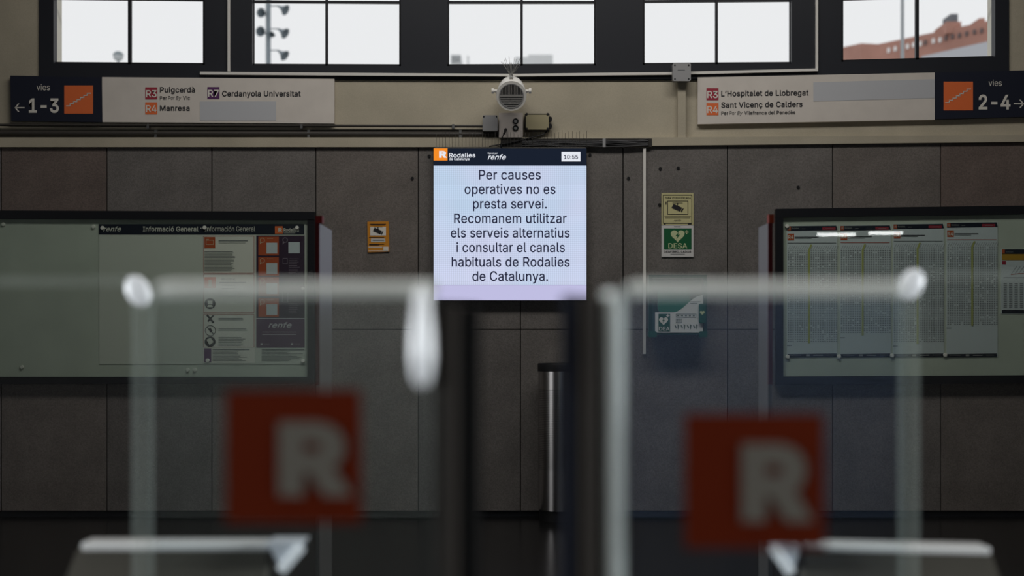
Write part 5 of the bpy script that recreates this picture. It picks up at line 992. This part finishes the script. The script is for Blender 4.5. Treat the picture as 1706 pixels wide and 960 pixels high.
mk('block', G().prism([(858, 95), (880, 95), (880, 91), (921, 91), (921, 700), (858, 700)][:4] + [(921, 615), (858, 615)], 120, 130), M_far, t)
t = thing('distant_building', (P(760, 0, 120).x, 125, -0.05), 'small pale distant roof house at the middle window’s lower left corner', 'building')
mk('block', G().rect(751, 91, 768, 615, 120, 126), M_far, t)
g = G()
for i in range(5): g.rect(752 + i * 3.4, 92, 753.4 + i * 3.4, 103, 119.8, 120)
mk('louvre', g, mat('far_louvre', (0.5, 0.52, 0.54), 0.9), t); mk('chimney', G().rect(778, 93, 781, 615, 120, 121), M_far, t)
# brick building
M_brick = mat('red_brick', (0.42, 0.225, 0.18), 0.9, noise=0.12, nscale=0.6, fine=0.1)
t = thing('brick_building', (P(1560, 0, 68).x, 68, -0.05), 'long red brick building with a chimney outside the last window', 'building')
a = P(1435, 72, 72); b = P(1463, 73.5, 71.5); c = P(1650, 34, 66); 
d_ = c + (c - b) * 0.5
top = [P(1380, 84, 76), a, b, d_]
vs_ = []
for p in top: vs_ += [Vector((p.x, p.y, -0.05)), p, p + Vector((3, 14, 0)), Vector((p.x + 3, p.y + 14, -0.05))]
fs = []
for i in range(3):
    n = i * 4
    fs += [(n, n + 4, n + 5, n + 1), (n + 1, n + 5, n + 6, n + 2), (n + 2, n + 6, n + 7, n + 3)]
fs += [(0, 1, 2, 3), (15, 14, 13, 12)]
mk('brick_wall', G().add(vs_, fs), M_brick, t)
def on_wall(px, off=0.0):
    """distance at which the ray column px meets the long wall"""
    # wall line through b and d_
    k_ = (px - 853) / F
    s_ = (b.x - k_ * b.y) / (k_ * (d_.y - b.y) - (d_.x - b.x))
    return b.y + s_ * (d_.y - b.y) - off
M_palew = mat('pale_window_pane', (0.9, 0.9, 0.9), 0.5); M_dkw = mat('dark_brick_opening', (0.16, 0.13, 0.13), 0.8)  # plain white and plain dark window colours
for px, py, is_pale in ((1481, 83.5, 1), (1492, 81, 1), (1512.5, 77, 1), (1522.5, 74.5, 1), (1534, 72.5, 1), (1542, 70.5, 0), (1555.5, 68, 1), (1567, 66, 1), (1576.5, 63, 0), (1587.5, 60.5, 0), (1599, 58.5, 0), (1611, 55.5, 0), (1624, 52.5, 0), (1636, 50.5, 0)):
    dd = on_wall(px)
    mk('window', G().rrect(px - 2, py - 4.2, px + 2, py + 4.2, 1.9, dd - 0.10, dd + 0.05), M_palew if is_pale else M_dkw, t)
g = G()
r0, r1 = P(1535, 94, on_wall(1535) - 1.5), P(1650, 68, on_wall(1650) - 1.5)
ex = (r1 - r0) * 0.5
g.add([r0, r1 + ex, r1 + ex + Vector((0, -3.5, -2.6)), r0 + Vector((0, -3.5, -2.6)), r0 - Vector((0, 0, 0.25)), r1 + ex - Vector((0, 0, 0.25)), r1 + ex + Vector((0, -3.5, -2.85)), r0 + Vector((0, -3.5, -2.85))],
      [(0, 3, 2, 1), (4, 5, 6, 7), (3, 7, 6, 2), (0, 1, 5, 4), (1, 2, 6, 5), (0, 4, 7, 3)])
mk('lean_to_roof', g, mat('grey_roofing', (0.42, 0.43, 0.46), 0.9), t)
dd = on_wall(1590)
mk('chimney_base', G().rect(1577, 36, 1601.5, 55, dd + 0.05, dd + 2), M_brick, t); mk('chimney_cap', G().rect(1584, 23, 1596, 38, dd + 0.3, dd + 1.6), mat('dark_chimney', (0.16, 0.17, 0.19), 0.8), t)
mk('parapet_block', G().rect(1632, 30, 1641, 44, on_wall(1636) + 0.1, on_wall(1636) + 1.5), M_brick, t)
t = tag(mk('lamp_pole', G().tube([(P(1503, 0, 30).x, 30, -0.05), (P(1503.5, 0, 30).x, 30, zq(-80, 30))], [4 * 30 / F, 2.8 * 30 / F], 12), mat('grey_lamp_pole', (0.36, 0.38, 0.40), 0.6)), 'plain grey pole in front of the brick building outside', 'pole')
